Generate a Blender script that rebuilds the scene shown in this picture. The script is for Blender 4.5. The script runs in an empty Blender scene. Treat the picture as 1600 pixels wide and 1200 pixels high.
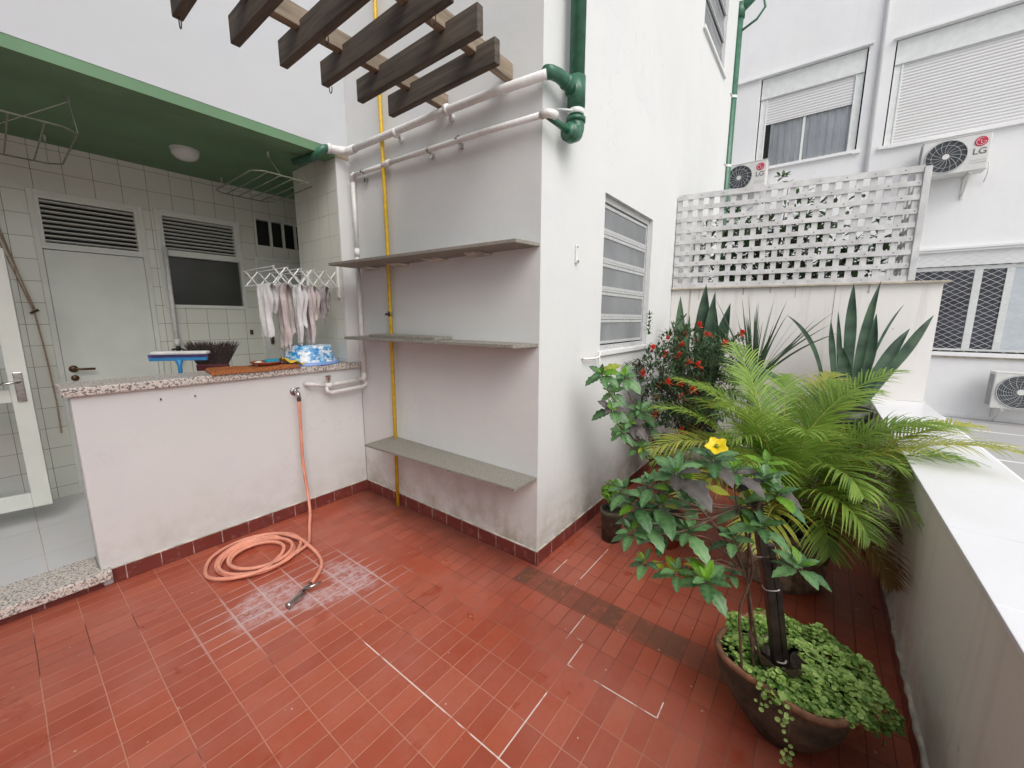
import bpy, math, random
import numpy as np
from mathutils import Vector, Matrix
R = math.radians
random.seed(7)
S = bpy.context.scene
COL = S.collection

# ------------------------------------------------------------------ camera, world, sun, exposure
cam_d = bpy.data.cameras.new("camera"); cam = bpy.data.objects.new("camera", cam_d); COL.objects.link(cam)
S.camera = cam
CAM = Vector((-1.8211, -1.2149, 1.46))
yaw, pit, rol = 0.9143, 0.1626, 0.0026
fw = Vector((math.sin(yaw)*math.cos(pit), math.cos(yaw)*math.cos(pit), -math.sin(pit)))
rt = Vector((math.cos(yaw), -math.sin(yaw), 0)); up = rt.cross(fw)
r2 = rt*math.cos(rol)+up*math.sin(rol); u2 = -rt*math.sin(rol)+up*math.cos(rol)
cam.matrix_world = Matrix(((r2.x, u2.x, -fw.x, CAM.x), (r2.y, u2.y, -fw.y, CAM.y), (r2.z, u2.z, -fw.z, CAM.z), (0, 0, 0, 1)))
cam_d.sensor_width = 36; cam_d.lens = 36*620.84/1600; cam_d.clip_start = 0.03; cam_d.clip_end = 300

W = bpy.data.worlds.new("World"); S.world = W; W.use_nodes = True
nt = W.node_tree; bg = nt.nodes['Background']
sky = nt.nodes.new('ShaderNodeTexSky'); sky.sky_type = 'NISHITA'; sky.sun_disc = False
SUN_EL, SUN_AZ = 48, 208          # azimuth measured clockwise from +Y
sky.sun_elevation = R(SUN_EL); sky.sun_rotation = R(SUN_AZ)
sky.air_density = 1.0; sky.dust_density = 4.0; sky.ozone_density = 1.0
hs = nt.nodes.new('ShaderNodeHueSaturation'); hs.inputs['Saturation'].default_value = 0.42
nt.links.new(sky.outputs[0], hs.inputs['Color']); nt.links.new(hs.outputs[0], bg.inputs['Color'])
bg.inputs['Strength'].default_value = 0.15
sd = bpy.data.lights.new("sun", 'SUN'); sun = bpy.data.objects.new("sun", sd); COL.objects.link(sun)
sd.energy = 0.7; sd.angle = R(50); sd.color = (1.0, 0.985, 0.96)
d = Vector((math.sin(R(SUN_AZ))*math.cos(R(SUN_EL)), math.cos(R(SUN_AZ))*math.cos(R(SUN_EL)), math.sin(R(SUN_EL))))
sun.rotation_euler = d.to_track_quat('Z', 'Y').to_euler()
S.view_settings.view_transform = 'Standard'; S.view_settings.look = 'None'
S.view_settings.exposure = 0.40; S.view_settings.gamma = 1
S.render.engine = 'CYCLES'
S.cycles.max_bounces = 8; S.cycles.diffuse_bounces = 5; S.cycles.glossy_bounces = 3; S.cycles.transmission_bounces = 4
S.cycles.use_denoising = True

# ------------------------------------------------------------------ material helpers
def srgb(r, g, b):
    f = lambda c: (c/255/12.92) if c/255 <= 0.04045 else ((c/255+0.055)/1.055)**2.4
    return (f(r), f(g), f(b), 1)
class NT:
    def __init__(s, name):
        s.m = bpy.data.materials.new(name); s.m.use_nodes = True; s.t = s.m.node_tree
        s.b = s.t.nodes['Principled BSDF']; s.out = s.t.nodes['Material Output']
        s.tc = s.t.nodes.new('ShaderNodeTexCoord'); s.geo = None
        s.P = s.tc.outputs['Object']
    def lk(s, a, b): s.t.links.new(a, b)
    def put(s, sock, v):
        if v is None: return
        if isinstance(v, bpy.types.NodeSocket): s.lk(v, sock)
        else: sock.default_value = v
    def math(s, op, a, b=None, c=None, clamp=False):
        n = s.t.nodes.new('ShaderNodeMath'); n.operation = op; n.use_clamp = clamp
        s.put(n.inputs[0], a); s.put(n.inputs[1], b); s.put(n.inputs[2], c); return n.outputs[0]
    def mix(s, f, a, b, mode='MIX'):
        n = s.t.nodes.new('ShaderNodeMix'); n.data_type = 'RGBA'; n.blend_type = mode
        s.put(n.inputs[0], f); s.put(n.inputs[6], a); s.put(n.inputs[7], b); return n.outputs[2]
    def noise(s, scale, detail=4, rough=0.55, vec=None, dim='3D'):
        n = s.t.nodes.new('ShaderNodeTexNoise'); n.inputs['Scale'].default_value = scale
        n.inputs['Detail'].default_value = detail; n.inputs['Roughness'].default_value = rough
        s.lk(vec or s.P, n.inputs['Vector']); return n.outputs['Fac']
    def ramp(s, f, lo, hi, a=0.0, b=1.0):
        n = s.t.nodes.new('ShaderNodeMapRange'); n.clamp = True
        s.put(n.inputs[0], f); s.put(n.inputs[1], lo); s.put(n.inputs[2], hi); s.put(n.inputs[3], a); s.put(n.inputs[4], b)
        return n.outputs[0]
    def xyz(s, v=None):
        n = s.t.nodes.new('ShaderNodeSeparateXYZ'); s.lk(v or s.P, n.inputs[0]); return n.outputs
    def comb(s, x, y, z):
        n = s.t.nodes.new('ShaderNodeCombineXYZ'); s.put(n.inputs[0], x); s.put(n.inputs[1], y); s.put(n.inputs[2], z); return n.outputs[0]
    def stretch(s, sc):
        n = s.t.nodes.new('ShaderNodeMapping'); n.inputs['Scale'].default_value = sc; s.lk(s.P, n.inputs['Vector']); return n.outputs[0]
    def vor(s, scale, feat='F1', out='Distance', vec=None):
        n = s.t.nodes.new('ShaderNodeTexVoronoi'); n.feature = feat; n.inputs['Scale'].default_value = scale
        s.lk(vec or s.P, n.inputs['Vector']); return n.outputs[out]
    def white(s, v):
        n = s.t.nodes.new('ShaderNodeTexWhiteNoise'); n.noise_dimensions = '3D'; s.lk(v, n.inputs['Vector']); return n.outputs['Value']
    def bump(s, h, strength=0.3, dist=0.01):
        n = s.t.nodes.new('ShaderNodeBump'); n.inputs['Strength'].default_value = strength; n.inputs['Distance'].default_value = dist
        s.put(n.inputs['Height'], h); s.lk(n.outputs[0], s.b.inputs['Normal']); return n
    def attr(s, name):
        n = s.t.nodes.new('ShaderNodeAttribute'); n.attribute_name = name; return n.outputs['Fac']
    def set(s, base=None, rough=None, metal=None, spec=None, trans=None, alpha=None, coat=None):
        for k, v in (('Base Color', base), ('Roughness', rough), ('Metallic', metal), ('Specular IOR Level', spec),
                     ('Transmission Weight', trans), ('Alpha', alpha), ('Coat Weight', coat)):
            if v is not None: s.put(s.b.inputs[k], v)
        return s.m
def simple(name, col, rough=0.5, metal=0, nscale=8, var=0.12, bump=0.0, bscale=60, spec=None, dirt=0.0):
    n = NT(name); f = n.noise(nscale, 5)
    dark = tuple(c*(1-var*1.6) for c in col[:3])+(1,); lite = tuple(min(1, c*(1+var)) for c in col[:3])+(1,)
    c = n.mix(n.ramp(f, 0.3, 0.7), dark, lite)
    if dirt:
        g = n.ramp(n.noise(nscale*2.7, 6, 0.7), 0.55, 0.75); c = n.mix(n.math('MULTIPLY', g, dirt), c, (0.12, 0.10, 0.08, 1))
    if bump: n.bump(n.noise(bscale, 4), bump, 0.004 if bscale > 20 else 0.02)
    return n.set(base=c, rough=rough, metal=metal, spec=spec)

M = {}
# plaster: painted masonry, faint mottling, grime and damp near the foot of the wall
def plaster(name, col, foot=0.0, warm=(0.30, 0.25, 0.16, 1), rough=0.75, streak=0.0):
    n = NT(name); x, y, z = n.xyz()
    c = n.mix(n.ramp(n.noise(0.9, 5, 0.6), 0.3, 0.7), tuple(k*0.94 for k in col[:3])+(1,), col)
    c = n.mix(n.ramp(n.noise(14, 6, 0.7), 0.62, 0.8, 0, 0.10), c, (0.35, 0.33, 0.30, 1))
    pa = n.ramp(n.noise(1.7, 3, .5), 0.56, 0.575); c = n.mix(n.math('MULTIPLY', pa, .35), c, tuple(k*0.93 for k in col[:2])+(col[2]*.97, 1))
    hl = n.ramp(n.math('ABSOLUTE', n.math('SUBTRACT', n.noise(2.3, 6, .65), .5)), 0.0, .0035, 1, 0); c = n.mix(n.math('MULTIPLY', n.math('MULTIPLY', hl, n.ramp(n.noise(.8, 2), .55, .62)), .35), c, (.3, .28, .25, 1))
    sp = n.ramp(n.vor(3.1), 0.0, 0.035, 1, 0)
    c = n.mix(n.math('MULTIPLY', sp, 0.5), c, (0.2, 0.18, 0.15, 1))
    if foot:
        h = n.math('ADD', z, n.math('MULTIPLY', n.noise(5, 5, 0.7), -0.5))
        f = n.math('MULTIPLY', n.ramp(h, -0.2, 0.22, 1, 0), n.ramp(n.noise(7, 5, 0.7), 0.35, 0.65))
        c = n.mix(n.math('MULTIPLY', f, foot), c, warm)
    if streak:
        v = n.stretch((14, 14, 0.7)); st = n.ramp(n.noise(1, 4, 0.6, v), 0.55, 0.72)
        c = n.mix(n.math('MULTIPLY', st, streak), c, (0.25, 0.22, 0.17, 1))
    hb = n.math('ADD', n.noise(5, 3), n.math('MULTIPLY', n.noise(90, 3), 0.12))
    n.bump(hb, 0.35, 0.012)
    return n.set(base=c, rough=rough, spec=0.25)
M['wall'] = plaster('white_wall_paint', (0.68, 0.69, 0.68, 1), foot=0.7)
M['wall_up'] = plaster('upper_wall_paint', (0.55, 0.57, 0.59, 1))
M['counter_wall'] = plaster('counter_wall_paint', (0.67, 0.675, 0.665, 1), foot=0.3)
M['parapet'] = plaster('parapet_paint', (0.66, 0.645, 0.60, 1), foot=0.5, streak=0.12)
M['gardenwall'] = plaster('garden_wall_paint', (0.74, 0.72, 0.69, 1), foot=0.0, streak=0.22)
M['facade'] = plaster('facade_paint', (0.80, 0.80, 0.80, 1), streak=0.04)
M['green'] = simple('green_ceiling_paint', (0.125, 0.245, 0.130, 1), 0.6, nscale=3, var=0.08)
M['greenpipe'] = simple('green_pipe_paint', (0.035, 0.135, 0.080, 1), 0.35, nscale=20, var=0.2, dirt=0.15)
M['pvc'] = simple('white_pvc', (0.74, 0.73, 0.71, 1), 0.4, nscale=25, var=0.06, dirt=0.22)
M['yellow'] = simple('yellow_gas_paint', (0.66, 0.42, 0.02, 1), 0.4, nscale=30, var=0.15, dirt=0.35)
M['alu'] = simple('grey_painted_frame', (0.46, 0.47, 0.47, 1), 0.45, nscale=30, var=0.1, dirt=0.2)
M['whitemetal'] = simple('white_painted_metal', (0.72, 0.74, 0.72, 1), 0.45, nscale=12, var=0.05)
M['joinery'] = simple('pale_painted_door', (0.72, 0.74, 0.68, 1), 0.5, nscale=4, var=0.05)
M['chrome'] = simple('chrome', (0.55, 0.54, 0.52, 1), 0.25, 1, nscale=40, var=0.2)
M['iron'] = simple('rusty_iron', (0.10, 0.075, 0.06, 1), 0.6, 0.4, nscale=50, var=0.3)
M['dark'] = simple('unlit_room_dark', (0.012, 0.013, 0.014, 1), 0.6)  # near-black colour carries the shade of unlit rooms behind openings
M['greydark'] = simple('grey_dusty_glass', (0.045, 0.047, 0.042, 1), 0.25, nscale=3, var=0.15)
M['bronze'] = simple('bronze_handle', (0.16, 0.10, 0.06, 1), 0.35, 0.8)
M['soil'] = simple('soil', (0.035, 0.022, 0.015, 1), 0.9, nscale=30, var=0.5, bump=0.8)
M['lamp'] = simple('opal_glass', (0.62, 0.64, 0.62, 1), 0.25, var=0.03)
M['wirewhite'] = simple('white_coated_wire', (0.60, 0.62, 0.57, 1), 0.45, nscale=40, var=0.15)
M['wiregrey'] = simple('aged_green_grey_wire', (0.22, 0.25, 0.18, 1), 0.5, nscale=30, var=.2)
M['cord'] = simple('old_rope', (0.42, 0.30, 0.22, 1), 0.85, nscale=60, var=0.2)
M['hose'] = simple('orange_hose_rubber', (0.74, 0.31, 0.21, 1), 0.5, nscale=9, var=0.14, dirt=.2)
M['darkgap'] = simple('mortar_shadow', (0.08, 0.075, 0.07, 1), 0.8)

# --- wall tiles
def tile_mat(name, su, sv, ou, ov, axes, col, grout, gw=0.012, rough=0.18, var=0.05, wob=0.004):
    n = NT(name); c = n.xyz(); u, v = c[axes[0]], c[axes[1]]
    nz = n.noise(1.2, 2); u = n.math('ADD', u, n.math('MULTIPLY', n.math('SUBTRACT', nz, 0.5), wob))
    U = n.math('DIVIDE', n.math('SUBTRACT', u, ou), su); V = n.math('DIVIDE', n.math('SUBTRACT', v, ov), sv)
    def edge(t, w):
        f = n.math('FRACT', t); d = n.math('ABSOLUTE', n.math('SUBTRACT', f, 0.5)); return n.ramp(d, 0.5-w*1.1, 0.5-w*0.5)
    j = n.math('MAXIMUM', edge(U, gw*0.15/su), edge(V, gw*0.15/sv))
    cell = n.comb(n.math('FLOOR', U), n.math('FLOOR', V), 0.0); w = n.white(cell)
    c1 = n.mix(w, tuple(k*(1-var) for k in col[:3])+(1,), col)
    c1 = n.mix(n.ramp(n.noise(2, 4), 0.4, 0.7, 0, 0.12), c1, (0.45, 0.38, 0.32, 1)); c1 = n.mix(n.ramp(n.noise(9, 6, .75), 0.55, 0.8, 0, 0.14), c1, (0.30, 0.27, 0.22, 1))
    gcol = n.mix(n.ramp(n.noise(3, 4), 0.35, 0.65), grout, tuple(min(1, k*2.6) for k in grout[:3])+(1,))
    base = n.mix(j, c1, gcol)
    h = n.math('SUBTRACT', n.math('MULTIPLY', w, 0.3), j); n.bump(h, 0.35, 0.003)
    return n.set(base=base, rough=n.mix(j, (rough,)*3+(1,), (0.8, 0.8, 0.8, 1)))
M['tile_back'] = tile_mat('white_wall_tiles_back', .1535, .1535, -1.364, 2.333, (0, 2), (0.74, 0.75, 0.67, 1), (0.10, 0.075, 0.055, 1))
M['tile_side'] = tile_mat('white_wall_tiles_side', .1535, .1600, 1.767, 1.934, (1, 2), (0.72, 0.73, 0.66, 1), (0.20, 0.17, 0.12, 1), gw=0.010)
M['floor_in'] = tile_mat('pale_floor_tiles', .45, .45, -1.80, 2.25, (0, 1), (0.62, 0.62, 0.63, 1), (0.22, 0.18, 0.15, 1), gw=0.012, rough=0.3)
M['coping'] = tile_mat('white_coping_tiles', .45, .45, .44, -1.95, (0, 1), (0.74, 0.75, 0.77, 1), (0.36, 0.36, 0.38, 1), gw=0.010, rough=0.3, var=0.02)
M['ground_out'] = tile_mat('courtyard_slabs', .86, 3.0, 6.93, -3.0, (0, 1), (0.42, 0.42, 0.42, 1), (0.75, 0.75, 0.75, 1), gw=0.13, rough=0.5)

# --- granite
def granite(name, base, dark, scale, rough=0.35, dens=0.30):
    n = NT(name)
    d1 = n.ramp(n.noise(scale, 3, 0.6), 0.5+dens*0.12, 0.5+dens*0.12+0.05)
    d2 = n.ramp(n.noise(scale*0.55, 3, 0.7, n.stretch((1.3, 1.1, 1))), 0.56, 0.62)
    c = n.mix(n.noise(scale*0.3, 4), base, tuple(k*0.78 for k in base[:3])+(1,))
    c = n.mix(n.math('MULTIPLY', d2, 0.45), c, (0.45, 0.33, 0.27, 1)); c = n.mix(n.math('MULTIPLY', d1, 0.85), c, dark)
    return n.set(base=c, rough=rough)
M['granite'] = granite('pink_grey_granite', (0.72, 0.66, 0.60, 1), (0.09, 0.075, 0.075, 1), 105, dens=.12)
M['granite_old'] = granite('weathered_grey_granite', (0.30, 0.29, 0.25, 1), (0.07, 0.065, 0.055, 1), 210, 0.7)
M['planter'] = simple('mossy_stone_planter', (0.30, 0.24, 0.165, 1), 0.85, nscale=28, var=.45, bump=.6, bscale=50, dirt=.5)

# --- wood (aged grey brown)
def wood(name, a, b, axis):
    n = NT(name); sc = [40, 40, 40]; sc[axis] = 2.0; v = n.stretch(tuple(sc))
    g = n.noise(1, 6, 0.65, v); c = n.mix(n.ramp(g, 0.3, 0.7), a, b)
    c = n.mix(n.ramp(n.noise(4, 5), 0.5, 0.75, 0, 0.5), c, tuple(k*0.5 for k in a[:3])+(1,))
    n.bump(g, 0.5, 0.004); return n.set(base=c, rough=0.8)
M['wood_y'] = wood('dark_aged_timber', (0.040, 0.032, 0.025, 1), (0.13, 0.105, 0.08, 1), 1)
M['wood_x'] = wood('pale_aged_timber', (0.15, 0.115, 0.08, 1), (0.36, 0.29, 0.21, 1), 0)
M['trellis'] = simple('grey_white_trellis_paint', (0.56, 0.56, 0.56, 1), 0.7, nscale=9, var=0.12, bump=0.3, dirt=0.25)

# --- terrace floor
def floor_mat():
    n = NT('red_terracotta_floor'); x, y, z = n.xyz()
    SX, SY = .1535, .07575
    wob = n.math('MULTIPLY', n.math('SUBTRACT', n.noise(2.0, 2), 0.5), 0.008)
    xx = n.math('ADD', x, wob); yy = n.math('ADD', y, wob)
    U = n.math('DIVIDE', n.math('ADD', xx, 0.04), SX); V = n.math('DIVIDE', n.math('ADD', yy, 0.5), SY)
    def edge(t, w):
        f = n.math('FRACT', t); d = n.math('ABSOLUTE', n.math('SUBTRACT', f, 0.5)); return n.ramp(d, 0.5-w, 0.5-w*0.45)
    ju = edge(U, 0.0140); jv = edge(V, 0.027); j = n.math('MAXIMUM', ju, jv)
    cell = n.comb(n.math('FLOOR', U), n.math('FLOOR', V), 0.0); w = n.white(cell)
    big = n.ramp(n.noise(1.1, 4, 0.6), 0.35, 0.65)
    a = n.mix(big, (0.375, 0.072, 0.034, 1), (0.420, 0.108, 0.062, 1))
    a = n.mix(n.math('MULTIPLY', w, 0.42), a, (0.25, 0.050, 0.030, 1))
    w2 = n.ramp(n.white(n.comb(n.math('FLOOR', V), n.math('FLOOR', U), 7.0)), .82, .86); a = n.mix(n.math('MULTIPLY', w2, .45), a, (0.46, 0.125, 0.070, 1))
    # paler chalky film towards the plants and the corner
    film = n.ramp(n.noise(2.6, 5, 0.65), 0.42, 0.7)
    a = n.mix(n.math('MULTIPLY', film, 0.30), a, (0.46, 0.20, 0.16, 1))
    fine = n.ramp(n.noise(38, 5, 0.7), 0.5, 0.8); a = n.mix(n.math('MULTIPLY', fine, 0.22), a, (0.17, 0.045, 0.032, 1))
    # joints: pink in some areas, dark in others
    jn = n.ramp(n.noise(1.3, 3), 0.60, 0.63); side = n.ramp(x, -0.75, -0.25)
    jd = n.math('MAXIMUM', n.math('MULTIPLY', jn, 1.0), side)
    jc = n.mix(jd, (0.50, 0.24, 0.17, 1), (0.080, 0.020, 0.015, 1))
    c = n.mix(n.math('MULTIPLY', j, 0.85), a, jc)
    def box(x0, x1, y0, y1, soft):
        mx = n.math('MULTIPLY', n.ramp(x, x0-soft, x0+soft), n.ramp(x, x1-soft, x1+soft, 1, 0))
        my = n.math('MULTIPLY', n.ramp(y, y0-soft, y0+soft), n.ramp(y, y1-soft, y1+soft, 1, 0))
        return n.math('MULTIPLY', mx, my)
    def ell(cx, cy, rx, ry, ang=0):
        ca, sa = math.cos(ang), math.sin(ang)
        dx = n.math('SUBTRACT', x, cx); dy = n.math('SUBTRACT', y, cy)
        p = n.math('DIVIDE', n.math('ADD', n.math('MULTIPLY', dx, ca), n.math('MULTIPLY', dy, sa)), rx)
        q = n.math('DIVIDE', n.math('SUBTRACT', n.math('MULTIPLY', dy, ca), n.math('MULTIPLY', dx, sa)), ry)
        return n.math('ADD', n.math('MULTIPLY', p, p), n.math('MULTIPLY', q, q))
    # white cement smeared into some joints
    g = 0.0022; SEG = [(-.963-g, -.963+g, -1.2, .34), (-.963, -.66, -.5-g, -.5+g), (-.50, -.347, -.5-g, -.5+g), (-.498-g, -.498+g, -.875, -.5),
         (-.498, -.42, -.878-g, -.878+g), (-.347-g, -.347+g, -.5, -.46), (-.42, -.195, -.4243-g, -.4243+g), (-.04, .42, -.2728-g, -.2728+g), (-.04, .16, -.1213-g, -.1213+g),
         (-.7, -.62, -1.03-g, -1.03+g)]
    tot = None
    for s in SEG:
        b = box(*s, 0.0012); tot = b if tot is None else n.math('MAXIMUM', tot, b)
    brk = n.ramp(n.noise(9, 3), 0.40, 0.50); c = n.mix(n.math('MULTIPLY', n.math('MULTIPLY', tot, brk), 0.9), c, (0.82, 0.74, 0.68, 1))
    # row of brown cement patches
    row = n.math('MULTIPLY', box(-.190, -.040, -1.05, 0.03, 0.010), n.ramp(n.noise(13, 4, .7), .34, .48, .35, 1)); pw = n.white(n.comb(0.0, n.math('FLOOR', V), 3.0))
    pf = n.math('MULTIPLY', row, n.math('ADD', n.math('MULTIPLY', pw, 0.55), 0.42))
    c = n.mix(n.math('MULTIPLY', pf, 0.97), c, (0.135, 0.062, 0.036, 1))
    # lime scale round the hose nozzle, running along the joints
    wv = n.math('MULTIPLY', n.math('SUBTRACT', n.noise(7, 5, 0.7), 0.5), 1.7)
    e1 = n.math('MINIMUM', n.math('MINIMUM', ell(-1.12, .92, .19, .15, 0.5), ell(-.74, .80, .095, .20, 0.15)), ell(-.93, .74, .24, .07, -0.4))
    lf = n.ramp(n.math('ADD', e1, wv), 0.55, 1.25, 1, 0)
    lf2 = n.math('MULTIPLY', lf, n.ramp(n.noise(26, 6, 0.8), 0.40, 0.56))
    halo = n.math('MULTIPLY', n.ramp(n.math('ADD', e1, n.math('MULTIPLY', wv, 2.2)), 0.8, 4.5, 1, 0), n.math('MAXIMUM', edge(U, .045), edge(V, .08)))
    c = n.mix(n.math('MULTIPLY', lf2, 0.72), c, (0.56, 0.43, 0.44, 1)); c = n.mix(n.math('MULTIPLY', halo, 0.6), c, (0.58, 0.44, 0.42, 1))
    # grime along the shelf wall
    dn = n.math('ADD', x, n.math('MULTIPLY', n.math('SUBTRACT', n.noise(6, 5), 0.5), 0.35))
    gr = n.math('MULTIPLY', n.ramp(dn, -.36, -.02), n.math('MULTIPLY', n.ramp(y, -.12, .15), n.ramp(x, 0.0, 0.02, 1, 0)))
    c = n.mix(n.math('MULTIPLY', gr, 0.72), c, (0.085, 0.035, 0.027, 1))
    # damp blotches
    db = n.ramp(n.noise(4.3, 4, 0.5, n.stretch((1, 1.3, 1))), 0.63, 0.68)
    c = n.mix(n.math('MULTIPLY', db, 0.5), c, (0.30, 0.045, 0.016, 1))
    # specks
    sp = n.ramp(n.vor(11), 0.03, 0.05, 1, 0); c = n.mix(n.math('MULTIPLY', sp, 0.55), c, (0.7, 0.6, 0.5, 1))
    rough = n.ramp(n.noise(3.0, 4), 0.35, 0.7, 0.30, 0.56)
    rough = n.math('ADD', rough, n.math('MULTIPLY', n.math('MAXIMUM', lf2, pf), 0.3))
    rough = n.math('ADD', rough, n.math('MULTIPLY', db, -0.12))
    h = n.math('ADD', n.math('MULTIPLY', j, -1.0), n.math('ADD', n.math('MULTIPLY', w, 0.25), n.math('MULTIPLY', n.noise(45, 4), 0.25)))
    n.bump(h, 0.35, 0.003)
    return n.set(base=c, rough=rough, spec=0.4)
M['floor'] = floor_mat()
def skirt_mat(axis, off):
    n = NT('maroon_skirting_tiles'); c = n.xyz(); u = n.math('DIVIDE', n.math('SUBTRACT', c[axis], off), .153)
    f = n.math('FRACT', u); d = n.math('ABSOLUTE', n.math('SUBTRACT', f, .5)); j = n.ramp(d, .478, .492)
    a = n.mix(n.noise(6, 5), (0.115, 0.026, 0.022, 1), (0.20, 0.042, 0.032, 1))
    a = n.mix(n.ramp(n.noise(22, 5, .7), .55, .75, 0, .4), a, (0.40, 0.26, 0.24, 1))
    a = n.mix(n.math('MULTIPLY', j, n.ramp(n.noise(13, 3), .4, .55, .2, .8)), a, (0.55, 0.45, 0.40, 1))
    return n.set(base=a, rough=.35)
M['skirt_x'] = skirt_mat(0, 0); M['skirt_y'] = skirt_mat(1, 0)
M['lime'] = simple('lime_mortar_edge', (0.55, 0.52, 0.45, 1), 0.9, nscale=12, var=0.3, dirt=0.5)

# --- leaves: 'tint' (0..1) on the vertices picks the shade, a little light shines through
def leaf_mat(name, dark, lite, tip=None, rough=0.42, transl=0.25, vein=None):
    n = NT(name); t = n.attr('tint')
    t2 = n.math('ADD', t, n.math('MULTIPLY', n.math('SUBTRACT', n.noise(30, 2), 0.5), 0.4), clamp=True)
    c = n.mix(t2, dark, lite)
    if tip is not None:
        c = n.mix(n.ramp(t, 0.93, 1.0), c, tip)
    n.set(base=c, rough=rough, spec=0.4)
    tr = n.t.nodes.new('ShaderNodeBsdfTranslucent'); cc = n.mix(0.5, c, lite, 'MIX'); n.lk(cc, tr.inputs[0])
    mx = n.t.nodes.new('ShaderNodeMixShader'); mx.inputs[0].default_value = transl
    n.lk(n.b.outputs[0], mx.inputs[1]); n.lk(tr.outputs[0], mx.inputs[2]); n.lk(mx.outputs[0], n.out.inputs[0])
    return n.m
M['palm'] = leaf_mat('palm_leaflet', (0.060, 0.155, 0.022, 1), (0.38, 0.54, 0.095, 1), (0.45, 0.26, 0.06, 1), transl=0.36)
M['palm_y'] = leaf_mat('yellowing_palm_leaflet', (0.13, 0.21, 0.03, 1), (0.55, 0.52, 0.10, 1), (0.50, 0.26, 0.07, 1), transl=0.30)
M['palm_d'] = leaf_mat('dry_palm_leaflet', (0.12, 0.085, 0.02, 1), (0.30, 0.14, 0.04, 1), (0.12, 0.05, 0.03, 1))
M['leaf'] = leaf_mat('dark_green_leaf', (0.020, 0.075, 0.025, 1), (0.16, 0.31, 0.12, 1), rough=0.38, transl=0.15)
M['leaf_l'] = leaf_mat('fresh_green_leaf', (0.07, 0.20, 0.02, 1), (0.22, 0.45, 0.04, 1), transl=0.35)
M['leaf_p'] = leaf_mat('purplish_leaf', (0.045, 0.040, 0.038, 1), (0.13, 0.115, 0.105, 1), transl=0.12)
M['leaf_y'] = leaf_mat('yellowing_leaf', (0.14, 0.22, 0.015, 1), (0.45, 0.48, 0.05, 1), transl=0.35)
M['snake'] = leaf_mat('snake_plant_leaf', (0.012, 0.036, 0.020, 1), (0.085, 0.15, 0.085, 1), rough=0.35, transl=0.03)
M['strap'] = leaf_mat('spiky_grey_green_leaf', (0.028, 0.060, 0.030, 1), (0.13, 0.19, 0.11, 1), transl=0.08)
M['creep'] = leaf_mat('small_round_leaf', (0.085, 0.22, 0.03, 1), (0.58, 0.78, 0.24, 1), transl=0.28)
M['bush'] = leaf_mat('small_bush_leaf', (0.016, 0.048, 0.018, 1), (0.15, 0.24, 0.11, 1), rough=0.35, transl=0.12)
M['reddead'] = leaf_mat('dry_red_leaf', (0.05, 0.014, 0.012, 1), (0.15, 0.045, 0.03, 1))
M['petal'] = leaf_mat('red_petal', (0.60, 0.035, 0.02, 1), (0.85, 0.12, 0.06, 1), transl=0.2)
M['petal_y'] = leaf_mat('yellow_petal', (0.80, 0.55, 0.01, 1), (0.92, 0.72, 0.02, 1), transl=0.2)
M['stem'] = simple('brown_stem', (0.13, 0.075, 0.05, 1), 0.7, nscale=40, var=0.3)
M['stem_g'] = simple('green_stem', (0.16, 0.22, 0.05, 1), 0.6, nscale=40, var=0.3)
M['rachis'] = simple('yellow_green_rachis', (0.34, 0.36, 0.06, 1), 0.5, nscale=30, var=0.2)
M['stake'] = simple('dark_square_stake', (0.035, 0.026, 0.022, 1), 0.35, nscale=20, var=0.4)
M['clay'] = simple('mossy_clay', (0.100, 0.085, 0.055, 1), 0.85, nscale=9, var=0.5, bump=1.0, bscale=16, dirt=0.6)
M['clayrim'] = simple('worn_clay_rim', (0.24, 0.115, 0.06, 1), 0.85, nscale=18, var=0.4, bump=0.4)
M['terracotta'] = simple('terracotta', (0.40, 0.11, 0.05, 1), 0.75, nscale=9, var=0.2)
M['plasticpot'] = simple('black_plastic_pot', (0.02, 0.02, 0.02, 1), 0.45)
M['whitepot'] = simple('chalky_white_pot', (0.48, 0.46, 0.42, 1), 0.7, nscale=8, var=0.2, dirt=0.4)
M['husk'] = simple('dry_husk', (0.14, 0.105, 0.085, 1), 0.75, nscale=30, var=0.4, bump=0.4)
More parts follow.
